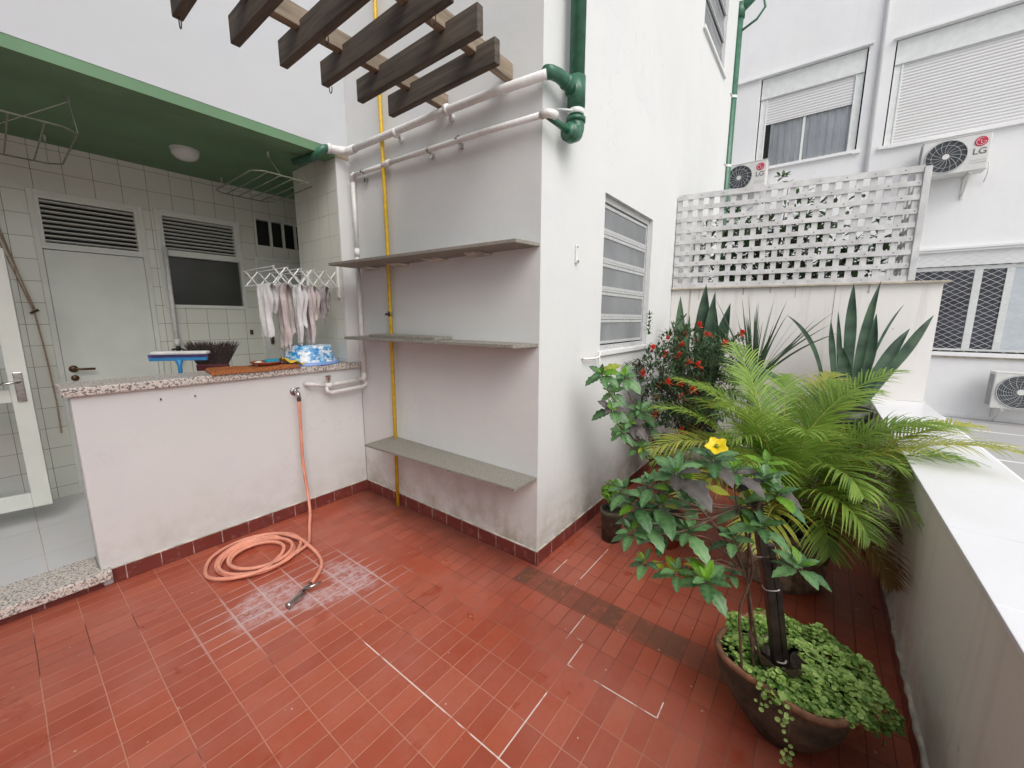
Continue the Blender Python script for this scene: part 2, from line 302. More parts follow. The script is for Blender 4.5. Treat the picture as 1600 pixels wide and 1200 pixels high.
# ------------------------------------------------------------------ mesh helpers
class MB:
    def __init__(s): s.v = []; s.f = []; s.m = []; s.t = []; s.cur = 0; s.tint = 0.5
    def vert(s, p, t=None): s.v.append(tuple(p)); s.t.append(s.tint if t is None else t); return len(s.v)-1
    def face(s, *ids): s.f.append(ids); s.m.append(s.cur)
    def quad(s, a, b, c, d): s.face(*[s.vert(p) for p in (a, b, c, d)])
    def box(s, a, b, rot=None, org=None):
        (x0, y0, z0), (x1, y1, z1) = a, b
        P = [Vector(p) for p in ((x0, y0, z0), (x1, y0, z0), (x1, y1, z0), (x0, y1, z0), (x0, y0, z1), (x1, y0, z1), (x1, y1, z1), (x0, y1, z1))]
        if rot is not None: P = [rot @ p + (org or Vector()) for p in P]
        i = [s.vert(p) for p in P]
        for q in ((3, 2, 1, 0), (4, 5, 6, 7), (0, 1, 5, 4), (1, 2, 6, 5), (2, 3, 7, 6), (3, 0, 4, 7)): s.face(*[i[k] for k in q])
    def tube(s, pts, r, n=10, cap=True, closed=False):
        pts = [Vector(p) for p in pts]; rs = r if isinstance(r, (list, tuple)) else [r]*len(pts); rings = []
        prev = None
        for k, p in enumerate(pts):
            if closed: t = pts[(k+1) % len(pts)]-pts[k-1]
            else: t = (pts[min(k+1, len(pts)-1)]-pts[max(k-1, 0)])
            t.normalize()
            if prev is None:
                a = Vector((0, 0, 1)) if abs(t.z) < 0.9 else Vector((1, 0, 0)); u = t.cross(a).normalized()
            else: u = (prev - t*prev.dot(t)).normalized()
            prev = u; w = t.cross(u)
            rings.append([s.vert(p+(u*math.cos(2*math.pi*i/n)+w*math.sin(2*math.pi*i/n))*rs[k]) for i in range(n)])
        K = len(rings)
        for k in range(K if closed else K-1):
            A, B = rings[k], rings[(k+1) % K]
            for i in range(n): s.face(A[i], A[(i+1) % n], B[(i+1) % n], B[i])
        if cap and not closed: s.face(*rings[0][::-1]); s.face(*rings[-1])
    def lathe(s, prof, c, n=32, wob=None, close=False):
        rings = []
        for (r, z) in prof:
            ring = []
            for i in range(n):
                a = 2*math.pi*i/n; k = 1 if wob is None else wob(a, z)
                ring.append(s.vert((c[0]+r*k*math.cos(a), c[1]+r*k*math.sin(a), c[2]+z)))
            rings.append(ring)
        for A, B in zip(rings, rings[1:]):
            for i in range(n): s.face(A[i], A[(i+1) % n], B[(i+1) % n], B[i])
        if close: s.face(*rings[0][::-1]); s.face(*rings[-1])
    def slab(s, poly, z0, z1):
        n = len(poly); a = [s.vert((x, y, z0)) for x, y in poly]; b = [s.vert((x, y, z1)) for x, y in poly]
        s.face(*a[::-1]); s.face(*b)
        for i in range(n): s.face(a[i], a[(i+1) % n], b[(i+1) % n], b[i])
    def build(s, name, mats, parent=None, smooth=False, bevel=0, loc=None):
        me = bpy.data.meshes.new(name)
        v = s.v
        if loc is not None: v = [(p[0]-loc[0], p[1]-loc[1], p[2]-loc[2]) for p in v]
        me.from_pydata(v, [], s.f)
        if not isinstance(mats, (list, tuple)): mats = [mats]
        for m in mats: me.materials.append(m)
        me.polygons.foreach_set('material_index', s.m)
        if smooth: me.polygons.foreach_set('use_smooth', [True]*len(s.f))
        a = me.attributes.new('tint', 'FLOAT', 'POINT'); a.data.foreach_set('value', s.t)
        me.update()
        o = bpy.data.objects.new(name, me); COL.objects.link(o)
        if loc is not None: o.location = loc
        if parent is not None: o.parent = parent
        if bevel:
            b = o.modifiers.new('bevel', 'BEVEL'); b.width = bevel; b.segments = 2; b.limit_method = 'ANGLE'; b.angle_limit = R(40)
        return o
def tag(o, label=None, cat=None, group=None, kind=None):
    if label: o['label'] = label
    if cat: o['category'] = cat
    if group: o['group'] = group
    if kind: o['kind'] = kind
    return o
def empty(name, label, cat, group=None):
    o = bpy.data.objects.new(name, None); COL.objects.link(o); return tag(o, label, cat, group)
def box_obj(name, a, b, mat, parent=None, bevel=0):
    m = MB(); m.box(a, b); return m.build(name, mat, parent, bevel=bevel)
def mat3(x, y, z): return Matrix((x, y, z)).transposed()

def wall_panel(mb, fn, U, V, holes, th):
    """wall on a (u, v) plane with rectangular holes; fn(u, v, w) -> point, w = depth into the wall"""
    us = sorted(set([U[0], U[1]]+[h[0] for h in holes]+[h[1] for h in holes])); vs = sorted(set([V[0], V[1]]+[h[2] for h in holes]+[h[3] for h in holes]))
    us = [u for u in us if U[0] <= u <= U[1]]; vs = [v for v in vs if V[0] <= v <= V[1]]
    def solid(i, j):
        if not (0 <= i < len(us)-1 and 0 <= j < len(vs)-1): return False
        cu, cv = (us[i]+us[i+1])/2, (vs[j]+vs[j+1])/2
        return not any(h[0] < cu < h[1] and h[2] < cv < h[3] for h in holes)
    for i in range(len(us)-1):
        for j in range(len(vs)-1):
            if not solid(i, j): continue
            a, b, c, d_ = us[i], us[i+1], vs[j], vs[j+1]
            mb.quad(fn(a, c, 0), fn(b, c, 0), fn(b, d_, 0), fn(a, d_, 0)); mb.quad(fn(a, d_, th), fn(b, d_, th), fn(b, c, th), fn(a, c, th))
            if not solid(i-1, j): mb.quad(fn(a, c, th), fn(a, c, 0), fn(a, d_, 0), fn(a, d_, th))
            if not solid(i+1, j): mb.quad(fn(b, c, 0), fn(b, c, th), fn(b, d_, th), fn(b, d_, 0))
            if not solid(i, j-1): mb.quad(fn(a, c, th), fn(b, c, th), fn(b, c, 0), fn(a, c, 0))
            if not solid(i, j+1): mb.quad(fn(a, d_, 0), fn(b, d_, 0), fn(b, d_, th), fn(a, d_, th))

D = 1.767           # counter wall plane
YP = -1.615         # parapet inner face
# ------------------------------------------------------------------ setting: floors, ground
m = MB(); m.box((-5.0, YP-0.02, -0.10), (2.9, D+0.02, 0.0)); tag(m.build('terrace_floor', M['floor']), kind='structure')
m = MB(); m.box((-4.0, D+0.21, -0.05), (1.4, 3.5, 0.098)); tag(m.build('laundry_floor', M['floor_in']), kind='structure')
m = MB(); m.box((-60, -80, -0.36), (80, 80, -0.16)); tag(m.build('courtyard_ground', M['ground_out']), kind='structure')

# ------------------------------------------------------------------ stair block (column wall): shelf face x=0, window face y=0
blk = empty('house_wall', 'tall white rendered wall block with the shelves and the louvred window', 'wall')
WX = 4.36; WH = 7.5
wb = MB()
wall_panel(wb, lambda u, v, w: (u, w, v), (0, WX), (0, WH), [(.76, 1.70, 1.24, 2.285), (2.84, 3.82, 4.31, 5.75)], 0.15)
wb.quad((0, .15, 0), (0, .15, WH), (0, D, WH), (0, D, 0))
wb.quad((0, D, 2.9), (0, D, WH), (0, 4.6, WH), (0, 4.6, 2.9))
wb.quad((WX, .15, 0), (WX, 4.6, 0), (WX, 4.6, WH), (WX, .15, WH)); wb.quad((0, .15, WH), (WX, .15, WH), (WX, 4.6, WH), (0, 4.6, WH))
wb.build('wall', M['wall'], blk)
box_obj('unlit_room_sheet', (.5, .5, .9), (4.1, .52, 6.2), M['dark'], blk)  # flat sheet coloured near-black in place of shade behind these windows
# skirting
sk = MB(); sk.box((-.012, -.012, 0.002), (-.0005, D-.0125, .088)); sk.build('skirting', M['skirt_y'], blk, bevel=.002)
sk = MB(); sk.box((0, -.012, 0.002), (2.42, -.0005, .088)); sk.build('skirting', M['skirt_x'], blk, bevel=.002)
mo = MB(); mo.box((-.010, -.010, .088), (-.0005, D-.01, .093)); mo.box((0, -.010, .088), (2.4, -.0005, .094)); mo.build('skirting_mortar', M['lime'], blk)
# ribbed glass
g = NT('ribbed_glass'); gx = g.xyz(); rib = g.math('SINE', g.math('MULTIPLY', gx[0], 2*math.pi/0.018))
gc = g.mix(g.ramp(rib, -1, 1), (0.13, 0.14, 0.145, 1), (0.30, 0.31, 0.32, 1)); gc = g.mix(g.ramp(g.noise(2.2, 3), .4, .7, 0, .55), gc, (0.38, 0.40, 0.42, 1))
g.bump(rib, 0.6, 0.004); M['ribglass'] = g.set(base=gc, rough=0.22, spec=0.6)
def hopper(root, x0, x1, z0, z1, rows, tilt, ysill=True):
    w = bpy.data.objects.new('window', None); COL.objects.link(w); w.parent = root
    f = MB(); t = .032
    f.box((x0, .028, z0), (x0+t, .075, z1)); f.box((x1-t, .028, z0), (x1, .075, z1)); f.box((x0+t, .028, z0), (x1-t, .075, z0+t)); f.box((x0+t, .028, z1-t*1.3), (x1-t, .075, z1))
    h = (z1-z0-t*2.3)/rows
    for k in range(1, rows): f.box((x0+t, .034, z0+t+h*k-.008), (x1-t, .070, z0+t+h*k+.008))
    f.build('window_frame', M['alu'], w, bevel=.003)
    for k in range(rows):
        za, zb = z0+t+h*k+.010, z0+t+h*(k+1)-.010
        rot = Matrix.Rotation(tilt, 3, 'X'); org = Vector((0, .046, zb))
        p = MB(); p.box((x0+t+.004, -.004, -(zb-za)+.02), (x1-t-.004, .002, -.02), rot, org); p.cur = 1
        H = zb-za
        for (a, b) in (((x0+t+.002, -.009, -.021), (x1-t-.002, .008, 0)), ((x0+t+.002, -.009, -H), (x1-t-.002, .008, -H+.021)),
                       ((x0+t+.002, -.009, -H+.021), (x0+t+.018, .008, -.021)), ((x1-t-.018, -.009, -H+.021), (x1-t-.002, .008, -.021))): p.box(a, b, rot, org)
        p.build('sash', [M['ribglass'], M['alu']], w)
    if ysill: box_obj('window_sill', (x0-.03, -.025, z0-.035), (x1+.05, .028, z0-.001), M['wall'], w, .004)
    return w
hopper(blk, .76, 1.70, 1.24, 2.285, 5, 0.0)
hopper(blk, 2.84, 3.82, 4.31, 5.75, 5, -0.12)

# unseen tall wall on the far left, added to block sky light
sw_ = MB(); sw_.box((-5.4, -2.4, -.158), (-5.0, 3.6, 8.0)); tag(sw_.build('sky_blocker_wall', M['wall_up']), 'unseen tall white wall added to block sky light from the far left', 'wall')
# ------------------------------------------------------------------ laundry bay
upw = empty('upper_wall', 'white upper wall over the laundry bay with a green painted lower edge', 'wall')
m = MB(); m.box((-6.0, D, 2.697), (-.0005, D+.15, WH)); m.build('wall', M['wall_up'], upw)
m = MB(); m.box((-6.0, D+.002, 2.638), (-.0005, D+.15, 2.697)); m.build('lintel_band', M['green'], upw)
m = MB(); m.box((-4.0, D+.1505, 2.68), (1.4, 3.4, 2.90)); m.build('ceiling_slab', M['green'], upw)

pil = empty('tiled_pillar', 'pillar beside the laundry counter faced with white square tiles', 'pillar')
m = MB(); m.box((-.105, D+.001, 1.112), (-.0005, 2.45, 2.6795)); m.build('tiling', M['tile_side'], pil)
m = MB(); m.box((-.106, D, 1.112), (-.0005, D+.0008, 2.637)); m.box((-.1068, D-.0004, 1.112), (-.1052, D+.018, 2.637)); m.build('painted_edge', M['wall'], pil)

bay = empty('laundry_back_wall', 'tiled back wall of the laundry bay with door, louvres and window', 'wall')
YB = 3.27
holes = [(-1.55, -.963, .098, 2.345), (-.865, -.279, 1.563, 2.345), (-.12, .50, 2.172, 2.424), (-.15, .55, .098, 2.05)]
wb = MB(); wall_panel(wb, lambda u, v, w: (u, YB+w, v), (-4.0, 1.4), (.05, 2.68), holes, 0.12); wb.build('tiled_wall', M['tile_back'], bay)
m = MB(); m.box((-4.0, YB+.45, 0), (1.4, YB+.47, 2.7)); m.build('unlit_room_sheet', M['dark'], bay)  # near-black sheet painted as the shade beyond louvres and doors
m = MB(); m.box((.9, 2.45, .1), (1.0, 3.26, 2.67)); m.box((-.0005, 2.43, .1), (.899, 2.449, 2.67)); m.build('side_wall', M['tile_side'], bay)
def louver(parent, x0, x1, z0, z1, n, y):
    m = MB(); t = .022
    m.box((x0, y-.012, z0), (x0+t, y+.04, z1)); m.box((x1-t, y-.012, z0), (x1, y+.04, z1)); m.box((x0+t, y-.012, z0), (x1-t, y+.04, z0+t)); m.box((x0+t, y-.012, z1-t), (x1-t, y+.04, z1))
    h = (z1-z0-2*t)/n
    for k in range(n):
        zc = z0+t+h*(k+.5); rot = Matrix.Rotation(R(-14), 3, 'X')
        m.box((x0+t, -.013, -.0035), (x1-t, .013, .0035), rot, Vector((0, y+.012, zc)))
    return m.build('louvre', M['joinery'], parent)
def frame(parent, x0, x1, z0, z1, w, y, dep, name, mat, bottom=True):
    m = MB(); m.box((x0, y, z0), (x0+w, y+dep, z1)); m.box((x1-w, y, z0), (x1, y+dep, z1)); m.box((x0+w, y, z1-w), (x1-w, y+dep, z1))
    if bottom: m.box((x0+w, y, z0), (x1-w, y+dep, z0+w))
    return m.build(name, mat, parent, bevel=.003)
dr = bpy.data.objects.new('door', None); COL.objects.link(dr); dr.parent = bay
frame(dr, -1.56, -.953, .099, 2.352, .032, YB-.014, .10, 'door_frame', M['joinery'], False)
box_obj('door_slab', (-1.526, YB-.006, .11), (-.987, YB+.03, 1.946), M['joinery'], dr, .003)
m = MB(); m.box((-1.528, YB-.012, 1.951), (-.985, YB+.06, 1.972)); m.build('transom', M['joinery'], dr)
louver(dr, -1.528, -.985, 1.972, 2.320, 9, YB+.002)
m = MB(); m.lathe([(.0, 0), (.026, 0), (.026, .008), (0, .008)], (0, 0, 0), 20)
hv = [(-1.48+v[0], YB-.006-v[2], 1.075+v[1]) for v in m.v]; m.v = hv
k0 = len(m.v); m.tube([(-1.48, YB-.012, 1.075), (-1.48, YB-.05, 1.075), (-1.46, YB-.055, 1.075), (-1.37, YB-.055, 1.07)], .009, 8)
m2 = MB(); m2.lathe([(0, 0), (.022, 0), (.022, .007), (0, .007)], (0, 0, 0), 20); m2.v = [(-1.48+v[0], YB-.006-v[2], 1.005+v[1]) for v in m2.v]
m.build('handle', M['bronze'], dr, True); m2.build('lock_plate', M['bronze'], dr, True)
m = MB()
for zz in (1.80, 1.72): m.tube([(-.978, YB-.018, zz), (-.978, YB-.018, zz+.06)], .006, 8)
m.build('hinge', M['joinery'], dr)
# window: louvre over a dusty pane
wn = bpy.data.objects.new('window', None); COL.objects.link(wn); wn.parent = bay
frame(wn, -.885, -.262, 1.545, 2.36, .030, YB-.012, .09, 'window_frame', M['joinery'])
box_obj('mullion', (-.855, YB-.010, 1.985), (-.292, YB+.05, 2.012), M['joinery'], wn)
louver(wn, -.855, -.292, 2.012, 2.330, 9, YB+.002)
box_obj('pane', (-.855, YB+.030, 1.576), (-.292, YB+.036, 1.984), M['greydark'], wn)
# small barred window
wn = bpy.data.objects.new('barred_window', None); COL.objects.link(wn); wn.parent = bay
frame(wn, -.128, .51, 2.160, 2.434, .014, YB-.008, .05, 'window_frame', M['joinery'])
m = MB()
for x in (.005, .125, .245, .365): m.box((x, YB-.004, 2.174), (x+.020, YB+.02, 2.42))
m.build('bars', M['joinery'], wn); box_obj('pane', (-.114, YB+.07, 2.174), (.496, YB+.075, 2.42), M['dark'], wn)  # pane coloured near-black, painted shade of the room behind
d2 = bpy.data.objects.new('door', None); COL.objects.link(d2); d2.parent = bay
frame(d2, -.15, .56, .099, 2.06, .028, YB-.012, .09, 'door_frame', M['joinery'], False)
box_obj('door_slab', (-.120, YB-.004, .11), (.53, YB+.03, 2.03), M['joinery'], d2, .003)
m = MB(); m.lathe([(0, 0), (.020, 0), (.020, .009), (0, .009)], (0, 0, 0), 18); m.v = [(-.075+v[0], YB-.004-v[2], 1.46+v[1]) for v in m.v]; m.build('lock_plate', M['bronze'], d2)
box_obj('handle', (-.085, YB-.03, 1.20), (-.055, YB-.004, 1.32), M['bronze'], d2, .004)

# counter wall with granite top and skirting
cw = empty('counter_wall', 'pinkish white half wall of the laundry with a speckled granite top', 'wall')
m = MB(); m.box((-1.625, D, 0), (-.0005, D+.14, 1.062)); m.build('wall', M['counter_wall'], cw, bevel=.006)
m = MB(); m.box((-1.655, D-.028, 1.062), (-.108, 2.03, 1.110)); m.build('counter_top', M['granite'], cw, bevel=.008)
m = MB(); m.box((-.108, D-.028, 1.064), (-.0005, D-.0005, 1.108)); m.build('counter_end_piece', M['granite'], cw, bevel=.004)
m = MB(); m.box((-1.585, D-.012, .002), (-.0125, D-.0005, .088)); m.build('skirting', M['skirt_x'], cw, bevel=.002)
m = MB(); m.box((-1.585, D-.010, .088), (-.0125, D-.0005, .093)); m.build('skirting_mortar', M['lime'], cw)
m = MB()
for px, pz in ((-1.28, .99), (-1.12, .985)): m.box((px, D-.006, pz), (px+.006, D-.0002, pz+.012))
m.build('wall_plug', M['iron'], cw)

st = empty('granite_threshold', 'granite step slab at the laundry entrance left of the half wall', 'step')
m = MB(); m.slab([(-4.0, D-.055), (-1.588, D-.055), (-1.588, D-.0005), (-1.627, D-.0005), (-1.627, D+.212), (-4.0, D+.212)], .050, .103); m.build('slab', M['granite'], st, bevel=.006)
m = MB(); m.box((-4.0, D-.008, .002), (-1.627, D+.2, .0495)); m.build('riser', M['skirt_x'], st)

# ------------------------------------------------------------------ parapet, garden wall
pp = empty('parapet_wall', 'low grey parapet wall on the right topped with white tiles', 'wall')
m = MB(); m.box((-4.8, -1.93, -.158), (3.06, YP, .785)); m.build('wall', M['parapet'], pp)
m = MB(); m.box((-4.8, -1.942, .785), (3.08, YP+.012, .800)); m.build('coping_tiles', M['coping'], pp, bevel=.002)
m = MB(); m.box((-4.8, YP+.0005, .002), (2.55, YP+.010, .082)); m.build('skirting', M['skirt_x'], pp, bevel=.002)
m = MB()
x = -4.8
pts = []
while x < 2.5:
    pts.append((x, random.uniform(.008, .017), random.uniform(.086, .100))); x += .045
for (a, b) in zip(pts, pts[1:]):
    m.quad((a[0], YP+a[1], .0822), (b[0], YP+b[1], .0822), (b[0], YP+b[1]*.8, b[2]), (a[0], YP+a[1]*.8, a[2]))
    m.quad((a[0], YP+a[1]*.8, a[2]), (b[0], YP+b[1]*.8, b[2]), (b[0], YP-.001, b[2]+.004), (a[0], YP-.001, a[2]+.004))
m.build('skirting_mortar', M['lime'], pp, smooth=True)

A = Vector((2.35, -.0005, 0)); B = Vector((2.72, -1.93, 0)); ud = (B-A).normalized(); nd = Vector((-ud.y, ud.x, 0))   # nd points away from the terrace
if nd.x < 0: nd = -nd
GL = (B-A).length
def G(u, w, z): return A+ud*u+nd*w+Vector((0, 0, z))
GR = mat3(ud, nd, Vector((0, 0, 1)))
gw = empty('garden_wall', 'stained white end wall carrying the trellis behind the plants', 'wall')
m = MB(); m.box((0.002, 0, 0.001), (1.79, .12, 1.745), GR, A); m.box((1.7902, 0, .802), (GL, .12, 1.745), GR, A); m.build('wall', M['gardenwall'], gw)
M['coping_old'] = simple('weathered_coping', (0.45, 0.40, 0.33, 1), 0.8, nscale=8, var=.2, dirt=.6)
m = MB(); m.box((0.002, -.035, 1.745), (GL+.03, .14, 1.762), GR, A); m.build('coping', M['coping_old'], gw, bevel=.003)
rs = random.Random(5); m = MB()
for u, h, w_ in ((.17, .40, .012), (.62, .06, .010), (.25, .10, .006), (1.02, .09, .006), (1.30, .30, .004), (1.52, .07, .012), (.83, .05, .008)):
    q = []
    m.box((u-w_/2, -.0022, 1.745-h), (u+w_/2, -.0004, 1.7445), GR, A)
m.build('rust_streak', M['coping_old'], gw)
m = MB(); m.tube([G(1.56, -.0, 1.60), G(1.56, -.02, 1.60)], .012, 10); m.build('wall_plug', M['whitemetal'], gw)

tr = empty('trellis', 'grey white wooden lattice screen standing on the garden wall', 'trellis')
T0, T1, TZ0, TZ1 = .01, 1.74, 1.765, 2.615
m = MB(); n_h = 8
for k in range(n_h+1):
    z = TZ0+.018+(TZ1-TZ0-.036)*k/n_h; hh = .024 if k in (0, n_h) else .0195
    m.box((T0, -.022+.001*(k % 2), z-hh), (T1, -.011, z+hh), GR, A)
lr_ = m
m = MB(); n_v = 19
for k in range(n_v+1):
    u = T0+.018+(T1-T0-.036)*k/n_v; m.box((u-.021, -.010, TZ0), (u+.021, .0, TZ1-.01), GR, A)
m.build('lattice_uprights', M['trellis'], tr)
m = MB(); m.box((T1+.001, -.03, TZ0), (T1+.045, .03, TZ1-.005), GR, A); m.build('corner_post', M['trellis'], tr, bevel=.003)
m = MB()
for k in range(n_h+1):
    z = TZ0+.018+(TZ1-TZ0-.036)*k/n_h; m.box((T1+.045, .031, z-.018), (T1+.055, .60, z+.018), GR, A)
for k in range(6): m.box((T1+.034, .04+k*.09, TZ0), (T1+.0445, .08+k*.09, TZ1-.01), GR, A)
m.build('return_panel', M['trellis'], tr)
m = lr_; m.cur = 1
for k in range(n_h+1):
    z = TZ0+.018+(TZ1-TZ0-.036)*k/n_h
    for j in range(0, n_v+1, 2):
        u = T0+.018+(T1-T0-.036)*((j+k) % (n_v+1))/n_v; m.box((u-.003, -.0245, z-.003), (u+.003, -.0225, z+.003), GR, A)
m.build('lattice_rails', [M['trellis'], M['iron']], tr)

# ------------------------------------------------------------------ far building across the yard
fb = empty('apartment_building', 'white apartment building across the yard with roller shutters and air conditioners', 'building')
FX = 8.0
WIN = [(-1.385, .20, 4.43, 6.10), (-5.2, -1.73, 4.40, 6.06), (-5.4, -2.0, .93, 2.34)]
wb = MB(); wall_panel(wb, lambda u, v, w: (FX+w, u, v), (-16, 9), (-.16, 14), WIN, .20); wb.build('wall', M['facade'], fb)
m = MB(); m.box((FX+.6, -16, -.16), (FX+.62, 9, 14)); m.build('unlit_room_sheet', M['dark'], fb)  # room shade painted as one near-black sheet behind the facade
# shutters
sh = NT('white_roller_shutter'); sz = sh.xyz()[2]; f = sh.math('FRACT', sh.math('DIVIDE', sz, .048)); l = sh.ramp(f, .82, .95)
sc_ = sh.mix(l, (0.70, 0.70, 0.70, 1), (0.40, 0.41, 0.42, 1)); sc_ = sh.mix(sh.ramp(sh.noise(2, 4, .6, sh.stretch((1, .6, 3))), .4, .7, 0, .3), sc_, (0.62, 0.57, 0.52, 1)); sh.bump(sh.math('SINE', sh.math('MULTIPLY', f, 3.14159)), .8, .01)
M['shutter'] = sh.set(base=sc_, rough=.5)
M['curtain'] = simple('pale_blue_curtain', (0.90, 0.90, 0.90, 1), .9, nscale=3, var=.06)
gl = NT('window_glass'); gl.set(base=(0.75, 0.8, 0.82, 1), rough=.05)
gg = gl.t.nodes.new('ShaderNodeBsdfGlossy'); gg.inputs['Roughness'].default_value = .03
tt = gl.t.nodes.new('ShaderNodeBsdfTransparent'); tt.inputs[0].default_value = (.96, .97, .98, 1)
fr = gl.t.nodes.new('ShaderNodeFresnel'); fr.inputs[0].default_value = 1.45; mx = gl.t.nodes.new('ShaderNodeMixShader')
gl.lk(fr.outputs[0], mx.inputs[0]); gl.lk(tt.outputs[0], mx.inputs[1]); gl.lk(gg.outputs[0], mx.inputs[2]); gl.lk(mx.outputs[0], gl.out.inputs[0]); M['glass'] = gl.m
def shutter_window(y0, y1, z0, z1, closed, zshut):
    w = bpy.data.objects.new('window', None); COL.objects.link(w); w.parent = fb
    m = MB(); m.box((FX+.03, y0+.02, z1-.34), (FX+.10, y1-.02, z1-.01)); m.box((FX+.022, y0+.02, z1-.375), (FX+.104, y1-.02, z1-.341)); m.build('shutter_box', M['shutter'] if 0 else M['whitemetal'], w, bevel=.004)
    m = MB()
    m.box((FX+.05, y0+.02, z0+.02), (FX+.10, y0+.11, z1-.376)); m.box((FX+.05, y1-.11, z0+.02), (FX+.10, y1-.02, z1-.376))
    m.box((FX+.04, y0+.11, z0+.02), (FX+.11, y0+.135, z1-.376)); m.box((FX+.04, y1-.135, z0+.02), (FX+.11, y1-.11, z1-.376)); m.box((FX+.052, y0+.02, z0+.0185), (FX+.098, y1-.02, z0+.04))
    m.build('window_frame', M['whitemetal'], w, bevel=.003)
    m = MB(); m.box((FX+.06, y0+.136, zshut), (FX+.075, y1-.136, z1-.376)); m.build('shutter', M['shutter'], w)
    if not closed:
        ym = (y0+y1)/2+.03
        m = MB(); m.box((FX+.085, ym-.02, z0+.02), (FX+.105, ym+.02, zshut)); m.box((FX+.085, y0+.136, z0+.02), (FX+.105, y1-.136, z0+.05)); m.build('sash', M['whitemetal'], w)
        m = MB(); m.box((FX+.093, y0+.14, z0+.05), (FX+.096, y1-.14, zshut)); m.build('pane', M['glass'], w)
        m = MB(); N = 120; ya, yb = y0+.1, y1-.22
        prev = None
        for k in range(N+1):
            t = k/N; yy = ya+(yb-ya)*t; xx = FX+.135+.022*math.sin(t*62)+.012*math.sin(t*147+1)
            cur = (m.vert((xx, yy, z0)), m.vert((xx-.004*math.sin(t*40), yy, z1-.2)))
            if prev: m.face(prev[0], cur[0], cur[1], prev[1])
            prev = cur
        m.build('curtain', M['curtain'], w, True)
    m = MB(); m.box((FX-.05, y0-.05, z0-.035), (FX+.12, y1+.05, z0+.018)); m.build('window_sill', M['facade'], w, bevel=.004)
shutter_window(-1.385, .20, 4.43, 6.10, False, 5.26)
shutter_window(-5.2, -1.73, 4.40, 6.06, True, 4.43)
m = MB(); m.box((FX-.055, -16, 4.36), (FX-.0005, -1.80, 4.395)); m.box((FX-.055, -1.33, 4.38), (FX-.0005, -1.44, 4.395)); m.build('string_course', M['facade'], fb)
# thin shadow ledge framing the windows
m = MB(); m.box((FX-.06, -1.44, 6.105), (FX-.0005, .70, 6.135)); m.box((FX-.06, -16, 6.065), (FX-.0005, -1.70, 6.095)); m.build('hood_moulding', M['facade'], fb)
m = MB(); m.tube([(FX-.035, -1.56, 4.0), (FX-.035, -1.56, 13.5)], .030, 12); m.build('rain_pipe', M['facade'], fb, True)
# ground floor window with safety net
w3 = bpy.data.objects.new('window', None); COL.objects.link(w3); w3.parent = fb
m = MB()
for a in ((-2.0, .95), ): pass
m.box((FX+.05, -3.19, .95), (FX+.09, -3.10, 2.33)); m.box((FX+.05, -3.52, .95), (FX+.09, -3.44, 2.33)); m.box((FX+.05, -2.08, .95), (FX+.09, -2.0, 2.33))
m.box((FX+.051, -5.4, .95), (FX+.089, -2.0, .985)); m.box((FX+.051, -5.4, 2.27), (FX+.089, -2.0, 2.33)); m.build('window_frame', M['whitemetal'], w3, bevel=.003)
bl = simple('grey_blue_frosted_pane', (0.55, 0.60, 0.63, 1), .3, var=.05)
box_obj('frosted_pane', (FX+.06, -5.38, .986), (FX+.066, -3.521, 2.268), bl, w3)
dg = simple('dark_window_glass', (0.060, 0.063, 0.078, 1), .12, nscale=2, var=.3)
box_obj('pane', (FX+.064, -3.43, .986), (FX+.068, -2.09, 2.268), dg, w3)
m = MB(); m.box((FX-.06, -16, .865), (FX+.09, -1.95, .93)); m.build('window_sill', M['facade'], w3, bevel=.005)
m = MB(); m.box((FX-.03, -16, .83), (FX-.0005, -1.95, .8645)); m.build('sill_underline', M['coping_old'], w3)
m = MB(); s = .088; y0, y1, z0, z1 = -4.4, -1.95, .94, 2.62; XN = FX-.035
k = 0
def clipseg(y0, y1, z0, z1, c, sgn):
    # line z = sgn*1.0*y*0.62 + c inside the rectangle
    pts = []
    for y in (y0, y1):
        z = sgn*.62*y+c
        if z0 <= z <= z1: pts.append((y, z))
    for z in (z0, z1):
        y = (z-c)/(sgn*.62)
        if y0 < y < y1: pts.append((y, z))
    return pts[:2] if len(pts) >= 2 else None
for sgn in (1, -1):
    c = -6.0
    while c < 8:
        q = clipseg(y0, y1, z0, z1, c, sgn)
        if q:
            (a, b), (c_, d_) = q; m.tube([(XN, a, b), (XN, c_, d_)], .0022, 4, False)
        c += s
m.build('safety_net', simple('white_net_cord', (0.62, 0.63, 0.64, 1), .7), w3)
m = MB(); m.box((FX-.07, -16, 2.60), (FX-.0005, -2.0, 2.64)); m.box((FX-.05, -16, 2.565), (FX-.0006, -2.0, 2.5995)); m.build('rail_ledge', M['facade'], fb, bevel=.004)
m = MB(); m.box((FX-.03, -16, -.16), (FX-.0005, 9, -.10)); m.build('plinth', M['facade'], fb)

